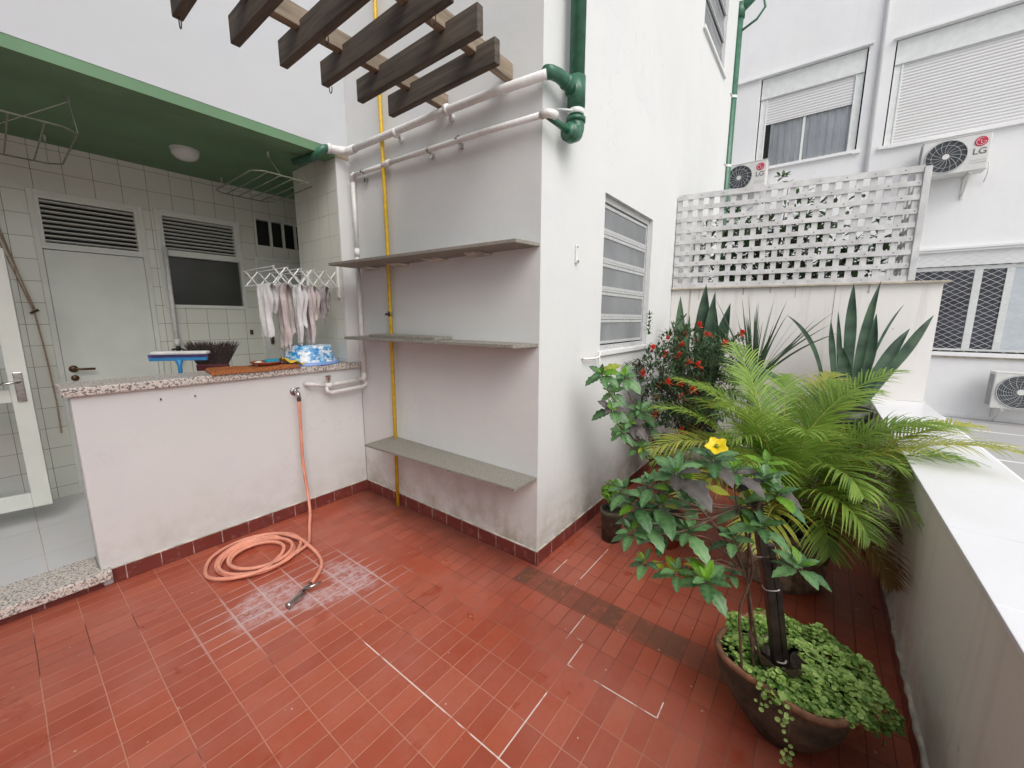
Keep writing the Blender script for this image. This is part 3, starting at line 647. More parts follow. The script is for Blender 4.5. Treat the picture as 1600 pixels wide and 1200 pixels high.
# air conditioner outdoor units (front faces -x)
M['acwhite'] = simple('ac_white_enamel', (0.66, 0.655, 0.63, 1), .45, nscale=5, var=.06, dirt=.12)
M['acfan'] = simple('ac_dark_fan', (0.05, 0.055, 0.06, 1), .5)
M['acwire'] = simple('ac_grille_wire', (0.42, 0.44, 0.45, 1), .5)
M['logored'] = simple('red_emblem', (0.52, 0.015, 0.06, 1), .4, var=.02)
M['logogrey'] = simple('grey_lettering', (0.12, 0.13, 0.14, 1), .5, var=.02)
def txt(body, size, parent, name, mat, loc, X, Y, ext=.001):
    c = bpy.data.curves.new(name, 'FONT'); c.body = body; c.size = size; c.extrude = ext; c.align_x = 'CENTER'; c.align_y = 'CENTER'; c.offset = size*.012
    o = bpy.data.objects.new(name, c); COL.objects.link(o)
    dg_ = bpy.context.evaluated_depsgraph_get(); me = bpy.data.meshes.new_from_object(o.evaluated_get(dg_)); bpy.data.objects.remove(o)
    o = bpy.data.objects.new(name, me); COL.objects.link(o); me.materials.clear(); me.materials.append(mat)
    X = Vector(X); Y = Vector(Y); Z = X.cross(Y); mw = mat3(X, Y, Z).to_4x4(); mw.translation = Vector(loc); o.parent = parent; o.matrix_local = mw; return o
def ac_unit(label, xf, y0, y1, z0, z1, brackets=True, logo=True, plain=False):
    """y0 > y1: y0 is the left side as seen from the terrace"""
    root = empty('air_conditioner', label, 'air conditioner', 'air conditioner units on the facade')
    Wd = y0-y1; H = z1-z0; dp = .27
    m = MB(); m.box((xf, y1, z0), (xf+dp, y0, z1)); m.build('casing', M['acwhite'], root, bevel=.012)
    m = MB(); m.box((xf-.004, y1-.004, z1-.0), (xf+dp+.004, y0+.004, z1+.012)); m.build('top_cover', M['acwhite'], root, bevel=.004)
    cy, cz, r = y0-Wd*.37, (z0+z1)/2, min(H*.45, Wd*.34)
    m = MB()
    ring = [m.vert((xf-.002, cy+r*math.cos(a*math.pi/24), cz+r*math.sin(a*math.pi/24))) for a in range(48)]; m.face(*ring); m.build('fan', M['acfan'], root)
    m = MB()
    if plain:
        for k in range(9): m.tube([(xf-.012, cy+(r*(k+1)/10)*math.cos(a*math.pi/20), cz+(r*(k+1)/10)*math.sin(a*math.pi/20)) for a in range(40)], .0022, 4, closed=True)
    n = 16
    for k in range(n):
        a0 = 2*math.pi*k/n; P = []
        for j in range(7):
            t = .16+.84*j/6; a = a0+.55*t; P.append((xf-.013, cy+r*t*math.cos(a), cz+r*t*math.sin(a)))
        m.tube(P, .0034, 5)
    for rr_ in (.70, 1.0): m.tube([(xf-.013, cy+r*rr_*math.cos(a*math.pi/24), cz+r*rr_*math.sin(a*math.pi/24)) for a in range(48)], .0032 if rr_ < 1 else .008, 5, closed=True)
    m.build('fan_grille', M['acwire'], root, True)
    m = MB(); c = [m.vert((xf-.018, cy+r*.17*math.cos(a*math.pi/12), cz+r*.17*math.sin(a*math.pi/12))) for a in range(24)]; m.face(*c)
    m.tube([(xf-.002, cy, cz), (xf-.0175, cy, cz)], r*.17, 20); m.build('fan_hub', M['acwhite'], root)
    if logo:
        ly = y1+Wd*.145; lz = z1-H*.22; lr = H*.135
        m = MB(); m.tube([(xf-.0005, ly, lz), (xf-.004, ly, lz)], lr, 32); e = m.build('emblem', M['logored'], root)
        # white line work of the emblem: open ring, nose line and eye
        m = MB(); rr2 = lr*.72
        arc = [(xf-.0052, ly-rr2*math.cos(a), lz+rr2*math.sin(a)) for a in [R(62+k*(298/26)) for k in range(27)]]
        m.tube(arc, lr*.055, 5); m.tube([(xf-.0052, ly-rr2, lz), (xf-.0052, ly-lr*.28, lz)], lr*.055, 5)
        m.tube([(xf-.0052, ly+lr*.02, lz+lr*.38), (xf-.0052, ly+lr*.02, lz-lr*.36), (xf-.0052, ly-lr*.26, lz-lr*.36)], lr*.055, 5)
        m.tube([(xf-.0045, ly+lr*.36, lz+lr*.30), (xf-.006, ly+lr*.36, lz+lr*.30)], lr*.10, 12); m.build('emblem_lines', M['acwhite'], root)
        txt('LG', H*.24, root, 'lettering', M['logogrey'], (xf-.002, ly, lz-H*.27), (0, -1, 0), (0, 0, 1))
        m = MB(); m.box((xf-.002, y1+Wd*.03, z0+H*.20), (xf-.0005, y1+Wd*.27, z0+H*.215)); m.box((xf-.002, y1+Wd*.03, z0+H*.27), (xf-.0005, y1+Wd*.27, z0+H*.28)); m.build('rating_lines', M['acwire'], root)
    m = MB()
    for k in range(14): m.box((xf+.03+.016*k, y0, z0+.03), (xf+.036+.016*k, y0+.004, z1-.03))
    m.build('side_fins', M['acwire'], root)
    if brackets:
        for yy in (y0-Wd*.18, y1+Wd*.22):
            m = MB(); m.box((xf+.02, yy-.018, z0-.03), (FX-.0006, yy+.018, z0-.001)); m.slab([(0, 0)]*0 or [(xf+.1, yy-.012), (FX-.0007, yy-.012), (FX-.0007, yy+.012), (xf+.1, yy+.012)], z0-.034, z0-.0305)
            a, b = Vector((xf+.05, yy, z0-.04)), Vector((FX-.01, yy, z0-.30)); m.tube([a, b], .014, 6); m.box((FX-.02, yy-.016, z0-.34), (FX-.0006, yy+.016, z0-.03))
            m.build('bracket', M['acwhite'], root)
    m = MB(); m.tube([(xf+.2, y1-.01, z0+.15), (xf+.22, y1-.05, z0+.14), (xf+.24, y1-.06, z0-.02), (FX-.02, y1-.05, z0-.12)], .009, 6); m.build('refrigerant_hose', M['pvc'], root, True)
    return root
ac_unit('air conditioner unit on brackets right of the trellis top, under the closed shutter', 7.65, -2.215, -2.95, 3.72, 4.235)
ac_unit('air conditioner unit just behind the far green pipe, above the trellis', 7.65, .66, -.075, 3.99, 4.49)
ac_unit('lowest air conditioner unit near the ground with plain round grille', 7.60, -3.43, -4.20, .10, .655, True, False, True)

# far green downpipe at the wall's end
gp = empty('far_green_pipe', 'slim green downpipe rising behind the trellis at the wall end', 'pipe')
PX, PY = 4.43, .0
m = MB(); m.tube([(PX, PY, -.16), (PX, PY, 5.30)], .052, 16); m.build('pipe', M['greenpipe'], gp, True)
m = MB(); m.tube([(PX, PY, 5.2), (PX, PY, 5.36)], .064, 16); m.tube([(PX, PY, 5.30), (PX+.05, PY-.13, 5.42), (PX+.05, PY-.14, 5.7)], .058, 16); m.build('elbow', M['greenpipe'], gp, True)
m = MB(); m.tube([(PX, PY-.03, 5.05), (PX, PY-.20, 5.12), (PX, PY-.28, 5.22), (PX, PY-.25, 5.36), (PX, PY-.08, 5.40)], .014, 8); m.build('vent_loop', M['greenpipe'], gp, True)
for z in (3.45, 4.28): m = MB(); m.tube([(PX, PY, z), (PX, PY, z+.03)], .056, 16); m.box((PX-.16, PY-.012, z+.005), (PX-.05, PY-.004, z+.02)); m.build('pipe_clamp', M['whitemetal'], gp)

# ------------------------------------------------------------------ pipes near the shelf wall
nn = empty('near_green_pipe', 'thick green downpipe fixed near the corner of the white wall', 'pipe')
gx, gy = .205, -.075
m = MB(); m.tube([(gx, gy, 2.49), (gx, gy, WH)], .040, 20); m.build('pipe', M['greenpipe'], nn, True)
m = MB(); m.tube([(gx+.085, gy+.045, 2.55), (gx+.085, gy+.045, WH)], .022, 14); m.build('side_pipe', M['greenpipe'], nn, True)
m = MB(); m.tube([(gx, gy, 2.56), (gx, gy, 2.70)], .047, 20); m.tube([(gx, gy, 2.62), (gx-.06, gy, 2.622)], [.040, .036], 16)
m.tube([(gx-.05, gy, 2.622), (gx-.10, gy+.0, 2.635), (gx-.16, gy+.012, 2.645), (gx-.215, gy+.022, 2.64), (gx-.25, gy+.025, 2.625)], .031, 16); m.tube([(gx-.10, gy, 2.635), (gx-.115, gy+.002, 2.638)], .037, 16); m.build('branch_tee', M['greenpipe'], nn, True)
m = MB(); m.tube([(gx, gy, 2.50), (gx, gy, 2.455), (gx-.012, gy, 2.43), (gx-.04, gy, 2.418), (gx-.075, gy, 2.418)], .046, 18); m.tube([(gx, gy, 2.485), (gx, gy, 2.505)], .052, 18)
m.tube([(gx-.07, gy, 2.418), (gx-.085, gy, 2.418)], .040, 16); m.tube([(gx-.08, gy, 2.420), (gx-.235, gy+.03, 2.445)], .016, 12); m.build('bottom_elbow', M['greenpipe'], nn, True)
m = MB(); m.tube([(gx, gy, 2.52), (gx, gy, 2.545)], .0425, 18); m.tube([(gx-.04, gy, 2.53), (gx-.08, gy+.05, 2.535), (gx-.09, gy+.074, 2.535)], .006, 6); m.build('pipe_clamp', M['whitemetal'], nn, True)

dp = empty('white_drain_pipe', 'thick white plastic pipe crossing the shelf wall below the pergola', 'pipe')
P = [(-.045, -.05, 2.617), (-.048, .30, 2.640), (-.05, .75, 2.656), (-.05, 1.25, 2.668), (-.05, 1.655, 2.676)]
m = MB(); m.tube(P, .0225, 16); m.build('pipe', M['pvc'], dp, True)
m = MB(); m.tube([(-.05, 1.60, 2.675), (-.05, 1.665, 2.676), (-.062, 1.70, 2.677), (-.095, 1.715, 2.675), (-.135, 1.722, 2.672), (-.175, 1.726, 2.668)], [.029, .030, .030, .030, .029, .029], 16)
m.tube([(-.165, 1.725, 2.669), (-.190, 1.727, 2.667)], .034, 16); m.build('elbow', M['pvc'], dp, True)
m = MB(); m.tube([(-.185, 1.727, 2.667), (-.215, 1.730, 2.655), (-.235, 1.742, 2.635), (-.243, 1.765, 2.612), (-.245, 1.84, 2.608), (-.245, 2.1, 2.64)], .027, 16); m.build('green_stub', M['greenpipe'], dp, True)
for yy in (.62, 1.1):
    m = MB(); m.tube([(-.05, yy, 2.655), (-.05, yy+.022, 2.655)], .030, 14); m.box((-.025, yy, 2.61), (-.0005, yy+.02, 2.64)); m.build('pipe_clamp', M['whitemetal'], dp, True)

wp = empty('white_water_pipe', 'thin white water pipe running along and down the shelf wall', 'pipe')
m = MB(); m.tube([(-.04, -.045, 2.447), (-.04, .34, 2.468), (-.04, .99, 2.492), (-.04, 1.22, 2.499)], .0155, 12); m.tube([(-.03, 1.24, 2.500), (-.03, 1.66, 2.512)], .0155, 12)
m.tube([(-.03, 1.675, 2.51), (-.03, 1.675, 1.95)], .0155, 12); m.tube([(-.03, 1.675, 1.95), (-.03, 1.675, 1.02)], .0165, 12); m.build('pipe', M['pvc'], wp, True)
for cp_ in ([(-.04, 1.20, 2.498), (-.04, 1.235, 2.50), (-.03, 1.26, 2.50), (-.03, 1.29, 2.50)], [(-.03, 1.645, 2.512), (-.03, 1.675, 2.511), (-.03, 1.676, 2.47)], [(-.03, 1.675, 1.93), (-.03, 1.675, 1.99)], [(-.04, -.02, 2.449), (-.04, -.06, 2.446), (-.02, -.075, 2.445), (.0, -.078, 2.444)]):
    m = MB(); m.tube(cp_, .0205, 12); m.build('coupling', M['pvc'], wp, True)
for yy in (.55, .80, 1.52):
    m = MB(); m.tube([(-.038, yy, 2.485 if yy < 1 else 2.506), (-.038, yy+.018, 2.485 if yy < 1 else 2.507)], .020, 10); m.box((-.028, yy, 2.44), (-.0005, yy+.014, 2.47)); m.build('pipe_clamp', M['chrome'], wp)
m = MB()
m.tube([(-.03, 1.675, 1.03), (-.03, 1.672, .985), (-.05, 1.70, .975)], .021, 12)
m.tube([(-.012, 1.70, .975), (-.30, 1.70, .960), (-.345, 1.70, .958)], .0165, 12); m.tube([(-.02, 1.70, .965), (.0, 1.70, .95), (-.005, 1.70, .925), (-.04, 1.70, .912), (-.30, 1.70, .900), (-.33, 1.70, .915), (-.335, 1.70, .95)], .0155, 12)
m.tube([(-.34, 1.70, .958), (-.42, 1.70, .978), (-.452, 1.70, .982), (-.46, 1.725, .982), (-.46, D, .982)], .0155, 12); m.tube([(-.28, 1.70, .961), (-.33, 1.70, .958)], .022, 12)
m.build('tap_loop', M['pvc'], wp, True)
m = MB(); m.tube([(-.315, 1.70, .97), (-.315, 1.70, .995)], .010, 10); m.tube([(-.315, 1.70, .992), (-.318, 1.695, 1.03)], [.014, .021], 10); m.build('valve_knob', M['chrome'], wp)

yp = empty('yellow_gas_pipe', 'yellow painted gas pipe rising behind the stone shelves', 'pipe')
m = MB(); m.tube([(-.032, 1.30, .0), (-.032, 1.283, 1.9), (-.032, 1.30, 3.6), (-.032, 1.30, 5.5)], .0135, 12); m.build('pipe', M['yellow'], yp, True)
m = MB(); m.tube([(-.032, 1.29, 1.475), (-.032, 1.29, 1.51)], .017, 10); m.tube([(-.055, 1.31, 1.49), (-.055, 1.26, 1.497)], .008, 8); m.build('valve', M['iron'], yp)

# ------------------------------------------------------------------ stone shelves
def shelf(label, pts, z, th=.020, br=()):
    root = empty('stone_shelf', label, 'shelf', 'stone shelves on the side wall')
    m = MB(); m.slab(pts, z-th, z); m.build('slab', M['granite_old'], root, bevel=.0025)
    for yy in br:
        m = MB(); q = random.Random(int(yy*100))
        for k in range(6): 
            a = yy+.022*k; m.tube([(-.0005, a, z-th-.003), (-.03, a+.003, z-th-.006-.004*q.random()), (-.085-.03*q.random(), a+.006, z-th-.003)], [.013, .010, .004], 6)
        m.build('mortar_bracket', M['lime'], root, True)
    return root
shelf('highest stone shelf with rough mortar lumps under it', [(-.0006, .004), (-.0006, 1.66), (-.275, 1.66), (-.175, .035)], 1.856, .019, (.35, .72, 1.10, 1.45))
shelf('middle stone shelf with a small granite slab lying on it', [(-.0006, .004), (-.0006, 1.62), (-.235, 1.58), (-.185, .04)], 1.327)
shelf('lowest stone shelf, seen from above with a dusty top', [(-.0006, .004), (-.0006, 1.36), (-.265, 1.34), (-.205, .012)], .553, .017)
m = MB(); m.box((-.17, .66, 1.328), (-.02, 1.36, 1.348)); tag(m.build('granite_offcut', M['granite_old'], bevel=.002), 'speckled granite offcut lying on the middle shelf', 'stone slab')

# ------------------------------------------------------------------ pergola
pg = empty('pergola', 'weathered dark timber pergola slats on two rails overhead', 'pergola')
for (ya, yb) in ((.665, .710), (.185, .230)):
    m = MB(); m.box((-3.4, ya, 2.682), (-.004, yb, 2.762)); m.build('rail', M['wood_x'], pg, bevel=.003)
for k in range(-6, 6):
    x = -1.247+.1925*k; e0 = -.03+.05*math.sin(k*1.7)*.4; e1 = .885-.006*k*.6
    if k == 5: e0 = .05
    m = MB(); m.box((x, e0+.02, 2.602), (x+.036, e1, 2.708)); o = m.build('slat', M['wood_y'], pg, bevel=.004)
def hook(x, y, lab, flip=1):
    m = MB(); P = [(x, y, 2.606), (x, y, 2.580)]
    for k in range(9):
        a = math.pi*k/8*1.15; P.append((x, y-flip*(.012-.012*math.cos(a)), 2.580-.018*math.sin(a)-.006))
    m.tube(P, .0022, 6); tag(m.build('hook', M['iron'], smooth=True), lab, 'hook', 'hooks under the pergola slats')
hook(-1.232, .86, 'bent iron hook under the end of the leftmost visible slat')
hook(-.845, .50, 'small iron hook under the third slat, midway along')
hook(-.652, .83, 'open iron hook under the near end of the fourth slat')
hook(-.655, .05, 'iron hook under the slat end beside the far rail', -1)

# ------------------------------------------------------------------ laundry bay contents
m = MB(); m.lathe([(0, 0), (.082, 0), (.086, -.014), (.080, -.040), (.058, -.062), (.03, -.072), (0.001, -.075)], (-.79, 2.62, 2.679), 32)
lamp = empty('ceiling_lamp', 'round white opal glass lamp on the green ceiling', 'lamp')
m.build('shade', M['lamp'], lamp, True)
m = MB(); m.lathe([(.0, 0), (.088, 0), (.088, -.006), (0, -.006)], (-.79, 2.62, 2.6797), 32); m.build('base_plate', M['whitemetal'], lamp)

def ceiling_rack(label, x0, x1, y0, y1, z, n, anchors, curl=.06, cords=True):
    root = empty('clothes_airer', label, 'clothes airer', 'ceiling hung clothes airers')
    m = MB(); c = curl
    P = [(x0, y0+c, z), (x0, y1-c, z), (x0+c, y1, z), (x1-c, y1, z), (x1, y1-c, z), (x1, y0+c, z), (x1-c, y0, z), (x0+c, y0, z)]
    m.tube(P, .005, 8, closed=True); m.build('frame', M['wiregrey'], root, True)
    m = MB()
    for k in range(1, n):
        x = x0+(x1-x0)*k/n; m.tube([(x, y0, z), (x, (y0+y1)/2, z-.004), (x, y1, z)], .0038, 6)
    m.build('rods', M['wiregrey'], root, True)
    for (ax, ay, tx, ty) in anchors:
        m = MB(); m.tube([(ax, ay, 2.679), (ax, ay, 2.645)], .007, 6); m.tube([(ax, ay, 2.65), (tx, ty, z)], .0022, 5); m.build('hanging_cord', M['wirewhite'], root)
    return root
r1 = ceiling_rack('hanging wire clothes airer at the left under the green ceiling', -2.0, -1.40, 2.06, 2.90, 2.455, 5, [(-1.40, 2.24, -1.40, 2.10), (-1.44, 3.08, -1.46, 2.88), (-1.95, 2.24, -1.98, 2.10), (-1.40, 2.24, -1.85, 2.86)])
r2 = ceiling_rack('hanging wire clothes airer beside the tiled pillar', -.60, -.18, 1.93, 2.74, 2.46, 5, [(-.405, 2.17, -.42, 1.95), (-.42, 3.1, -.58, 2.74), (-.22, 2.17, -.2, 1.98)])
cords = empty('airer_cords', 'old brown pull cords tied to a wall cleat left of the door', 'cord')
m = MB()
for a, b in (((-1.86, 3.24, 2.67), (-1.622, 3.25, 1.50)), ((-1.80, 3.24, 2.67), (-1.618, 3.25, 1.50)), ((-1.83, 3.22, 2.67), (-1.615, 3.25, 1.52))): m.tube([a, b], .004, 5)
m.tube([(-1.62, 3.25, 1.50), (-1.605, 3.25, 1.2), (-1.595, 3.25, .85), (-1.60, 3.25, .6)], .005, 5); m.build('rope', M['cord'], cords)
m = MB(); m.tube([(-1.64, 3.245, 1.49), (-1.60, 3.235, 1.515)], .009, 6); m.build('cleat', M['iron'], cords)

# glazed door standing open on the left
gd = empty('glazed_door', 'pale grey framed glass door standing open at the left edge', 'door')
a = Vector((-1.715, 2.78, 0)); bdir = Vector((-.985, .17, 0)).normalized(); nn_ = Vector((-bdir.y, bdir.x, 0)); GM = mat3(bdir, nn_, Vector((0, 0, 1)))
w_, zb_, zt_ = .82, .225, 1.875; f_ = .085
m = MB(); m.box((0, -.018, zb_), (f_, .018, zt_), GM, a); m.box((w_-f_, -.018, zb_), (w_, .018, zt_), GM, a); m.box((f_, -.018, zb_), (w_-f_, .018, zb_+.10), GM, a); m.box((f_, -.018, zt_-.085), (w_-f_, .018, zt_), GM, a)
m.box((f_, -.018, .93), (w_-f_, .018, 1.01), GM, a); m.build('door_frame', M['joinery'], gd, bevel=.004)
m = MB(); m.box((f_, -.003, zb_+.10), (w_-f_, .003, .93), GM, a); m.box((f_, -.003, 1.01), (w_-f_, .003, zt_-.085), GM, a); m.build('pane', M['glass'], gd)
m = MB(); m.box((.022, .0185, .93), (.062, .026, 1.12), GM, a); m.build('handle_plate', M['chrome'], gd, bevel=.004)
def GP(u, w, z): return GM @ Vector((u, w, z))+a
m = MB(); m.tube([GP(.042, .02, 1.06), GP(.042, .060, 1.06), GP(.06, .068, 1.06), GP(.15, .068, 1.045)], .009, 8); m.build('handle', M['chrome'], gd, True)

# white pipe in front of the window with a tap hidden behind the counter
m = MB(); m.tube([(-.848, 3.225, 2.04), (-.848, 3.22, 1.16)], .016, 10); m.tube([(-.848, 3.225, 2.03), (-.848, 3.265, 2.035)], .019, 10); m.tube([(-.848, 3.222, 1.28), (-.848, 3.222, 1.22)], .021, 10)
dpz = empty('washing_machine_pipe', 'white vertical water pipe in front of the tiled wall window', 'pipe'); m.build('pipe', M['pvc'], dpz, True)
m = MB(); m.tube([(-.848, 3.22, 1.22), (-.848, 3.20, 1.10)], .016, 8); m.tube([(-.90, 3.19, 1.19), (-.84, 3.19, 1.20), (-.80, 3.19, 1.17)], .009, 6); m.build('valve', M['plasticpot'], dpz)
m = MB(); m.box((-.262, YB-.010, 1.30), (-.235, YB-.0005, 1.345)); m.build('wall_plug', M['bronze'], bay)

# accordion airer on the pillar with rags
ra = empty('accordion_rack', 'white folding scissor rack fixed to the tiled pillar', 'clothes rack')
m = MB(); m.box((-.125, 1.815, 1.62), (-.1066, 1.845, 1.86)); m.box((-.125, 2.305, 1.62), (-.1066, 2.335, 1.86)); m.build('wall_bracket', M['whitemetal'], ra, bevel=.003)
def lattice(y):
    m = MB(); x0 = -.125; step = .092; n = 5; lo, hi = 1.70, 1.815
    for k in range(n):
        xa, xb = x0-step*k, x0-step*(k+1)
        m.tube([(xa, y, lo), (xb, y, hi)], .0055, 6); m.tube([(xa, y+.011, hi), (xb, y+.011, lo)], .0055, 6)
    return m.build('scissor_arm', M['whitemetal'], ra)
lattice(1.83); lattice(2.32)
m = MB()
for k in range(6):
    x = -.125-.092*k; m.tube([(x, 1.80, 1.70), (x, 2.35, 1.70)], .0048, 6)
    if k: m.tube([(x, 1.80, 1.815), (x, 2.35, 1.815)], .0035, 6)
m.build('crossbars', M['whitemetal'], ra)
def rag(label, x, y0, y1, zt, lf, lb, mat, seed, ragged=.03):
    lf *= 1.15; lb *= 1.1; q = random.Random(seed); m = MB(); NU, NV = 26, 22; grid = []
    ph = q.random()*6; n2 = q.uniform(9, 14)
    cut = [q.uniform(0, ragged) for _ in range(NU+1)]
    for i in range(NU+1):
        u = i/NU; row = []
        for j in range(-NV//2, NV+1):
            t = j/NV if j >= 0 else j/(NV//2)*.999
            drop = (lf-cut[i])*max(t, 0) if j >= 0 else -(lb-cut[(i*3) % NU])*t
            narrow = 1-.28*drop/lf
            yy = (y0+y1)/2+((u-.5)*(y1-y0))*narrow+.006*math.sin(drop*30+ph)
            xx = x+(-1 if j >= 0 else 1)*(.006+.010*min(1, drop/.03))+.016*math.sin(u*n2+ph+drop*5)*min(1, drop/.08)+.006*math.sin(u*27+drop*22)*min(1, drop/.05)
            row.append(m.vert((xx, yy, zt+.006-drop)))
        grid.append(row)
    for i in range(NU):
        for j in range(len(grid[0])-1): m.face(grid[i][j], grid[i+1][j], grid[i+1][j+1], grid[i][j+1])
    for i in range(0, NU, 2):
        for b in range(1):
            p = Vector(m.v[grid[i][-1]]); m.tube([p, p+Vector((q.uniform(-.008, .008), q.uniform(-.008, .008), -q.uniform(.01, .035)))], .0016, 4)
    tag(m.build('rag', mat, smooth=True), label, 'cloth', 'rags drying on the scissor rack')
ragw = simple('white_rag', (0.68, 0.68, 0.68, 1), .95, nscale=14, var=.12); ragp = simple('pinkish_grey_rag', (0.56, 0.50, 0.49, 1), .95, nscale=14, var=.15); ragg = simple('grey_rag', (0.42, 0.39, 0.38, 1), .95, nscale=14, var=.2)
rag('white rag at the outer end of the scissor rack, leftmost', -.585, 1.86, 2.10, 1.70, .34, .20, ragw, 1)
rag('long pinkish rag with a frayed edge, second on the scissor rack', -.493, 1.82, 2.02, 1.705, .42, .36, ragp, 2, .06)
rag('pale tattered rag in the middle of the scissor rack', -.401, 1.81, 1.93, 1.70, .40, .30, ragw, 3, .07)
rag('off white frayed rag fourth along the scissor rack', -.309, 1.81, 1.97, 1.70, .385, .25, ragp, 4, .04)
rag('short dark grey rag nearest the pillar', -.217, 1.81, 1.88, 1.70, .23, .20, ragg, 5, .06)

# basin upside down on the counter
bn = NT('blue_splash_basin'); bz = bn.xyz()
fl = bn.noise(11, 6, .8, bn.stretch((1, 1, 1.6))); col = bn.mix(bn.ramp(fl, .46, .54), (0.85, 0.88, 0.90, 1), (0.01, 0.24, 0.55, 1)); col = bn.mix(bn.ramp(bn.noise(22, 5, .7), .52, .62), col, (0.30, 0.62, 0.80, 1))
col = bn.mix(bn.ramp(bz[2], 1.131, 1.136, 1, 0), col, (0.22, 0.36, 0.72, 1)); M['basin'] = bn.set(base=col, rough=.25)
m = MB(); m.lathe([(.215, 0), (.218, .004), (.200, .020), (.185, .030), (.165, .125), (.158, .140), (.145, .146), (0.001, .147)], (-.325, 1.945, 1.111), 40); tag(m.build('basin', M['basin'], smooth=True), 'blue and white splash patterned basin upside down on the counter', 'basin')
# orange mat
mm = NT('orange_looped_mat'); mb_ = mm.noise(160, 3, .7); c = mm.mix(mm.ramp(mb_, .35, .65), (0.20, 0.045, 0.012, 1), (0.66, 0.24, 0.07, 1)); mm.bump(mb_, 1.0, .01); M['mat'] = mm.set(base=c, rough=.95)
m = MB(); q = random.Random(11); NX, NY = 60, 20; x0, x1, y0, y1 = -1.03, -.50, D-.045, 1.99
ids = []
for i in range(NX+1):
    r_ = []
    for j in range(NY+1):
        u, v = i/NX, j/NY; sx = .055*(1-v); xx = x0+(x1-x0)*u+sx*(1-u)*0+.10*(v)*(u-.5)*-.3+.02*v; yy = y0+(y1-y0)*v
        zz = 1.128+.004*q.random()+.003*math.sin(u*9)-(.020 if v < .06 else 0)-(.010 if i in (0, NX) else 0); r_.append(m.vert((xx, yy, zz)))
    ids.append(r_)
for i in range(NX):
    for j in range(NY): m.face(ids[i][j], ids[i+1][j], ids[i+1][j+1], ids[i][j+1])
b0 = len(m.f)
for i in range(NX):
    a_, b_ = m.v[ids[i][0]], m.v[ids[i+1][0]]; m.quad((a_[0], a_[1], 1.1108), (b_[0], b_[1], 1.1108), b_, a_)
for j in range(NY):
    for ii in (0, NX):
        a_, b_ = m.v[ids[ii][j]], m.v[ids[ii][j+1]]; m.quad((a_[0], a_[1], 1.1108), (b_[0], b_[1], 1.1108), b_, a_)
tag(m.build('floor_mat', M['mat'], smooth=True), 'shaggy orange mat spread on the granite counter', 'mat')
# plate, sponge, cloth
m = MB(); m.lathe([(0.001, .004), (.075, .004), (.098, .022), (.104, .024), (.100, .018), (.078, 0), (0.001, 0)], (-.655, 1.895, 1.134), 36); tag(m.build('clay_saucer', M['terracotta'], smooth=True), 'shallow terracotta saucer standing on the orange mat', 'saucer')
m = MB(); m.box((-.67, 1.85, 1.140), (-.58, 1.91, 1.172)); tag(m.build('sponge', simple('teal_sponge', (0.01, 0.27, 0.38, 1), .8, nscale=30, var=.2, bump=.5), bevel=.012), 'teal blue sponge in the terracotta saucer', 'sponge')
m = MB(); m.tube([(-.735, 1.86, 1.148), (-.70, 1.88, 1.152)], [.014, .016], 8); tag(m.build('soap_bar', simple('white_soap', (0.75, 0.74, 0.70, 1), .5), smooth=True, bevel=0), 'small white soap piece at the saucer edge', 'soap')
m = MB(); q = random.Random(4); NX = 14; ids = []
for i in range(NX+1):
    r_ = []
    for j in range(9):
        u, v = i/NX, j/8; r_.append(m.vert((-.585+.145*u+.02*v, 1.80+.12*v-.03*u+.02*math.sin(u*7), 1.172-.045*u**.8+.012*math.sin(u*13+v*5)+.006*math.sin(v*11))))
    ids.append(r_)
for i in range(NX):
    for j in range(8): m.face(ids[i][j], ids[i+1][j], ids[i+1][j+1], ids[i][j+1])
tag(m.build('cleaning_cloth', simple('yellow_cloth', (0.75, 0.52, 0.05, 1), .9, nscale=14, var=.25), smooth=True), 'crumpled yellow cloth beside the terracotta saucer', 'cloth')

# squeegee upside down, handle behind the counter
sq = empty('squeegee', 'blue floor squeegee with a white rag wrapped over it behind the counter', 'squeegee')
bl_ = simple('blue_plastic', (0.03, 0.22, 0.48, 1), .35, var=.05); sc_c = Vector((-1.10, 2.09, 0))
ax = Vector((.80, -.60, 0)); RX = mat3(ax, Vector((.60, .80, 0)), Vector((0, 0, 1)))
m = MB(); m.box((-.16, -.012, 1.185), (.16, .012, 1.205), RX, sc_c); m.build('blade_holder', bl_, sq, bevel=.003)
m = MB(); m.box((-.165, -.004, 1.2055), (.165, .004, 1.225), RX, sc_c); m.build('rubber_blade', simple('violet_rubber', (0.10, 0.08, 0.25, 1), .5), sq)
m = MB(); m.tube([sc_c+Vector((0, 0, .12)), sc_c+Vector((0, 0, 1.15)), sc_c+Vector((0, 0, 1.19))], [.012, .012, .022], 10); m.build('handle', bl_, sq, True)
m = MB(); m.box((-.14, -.032, 1.2255), (.17, .034, 1.246), RX, sc_c); m.build('wrapped_rag', ragw, sq, bevel=.008)
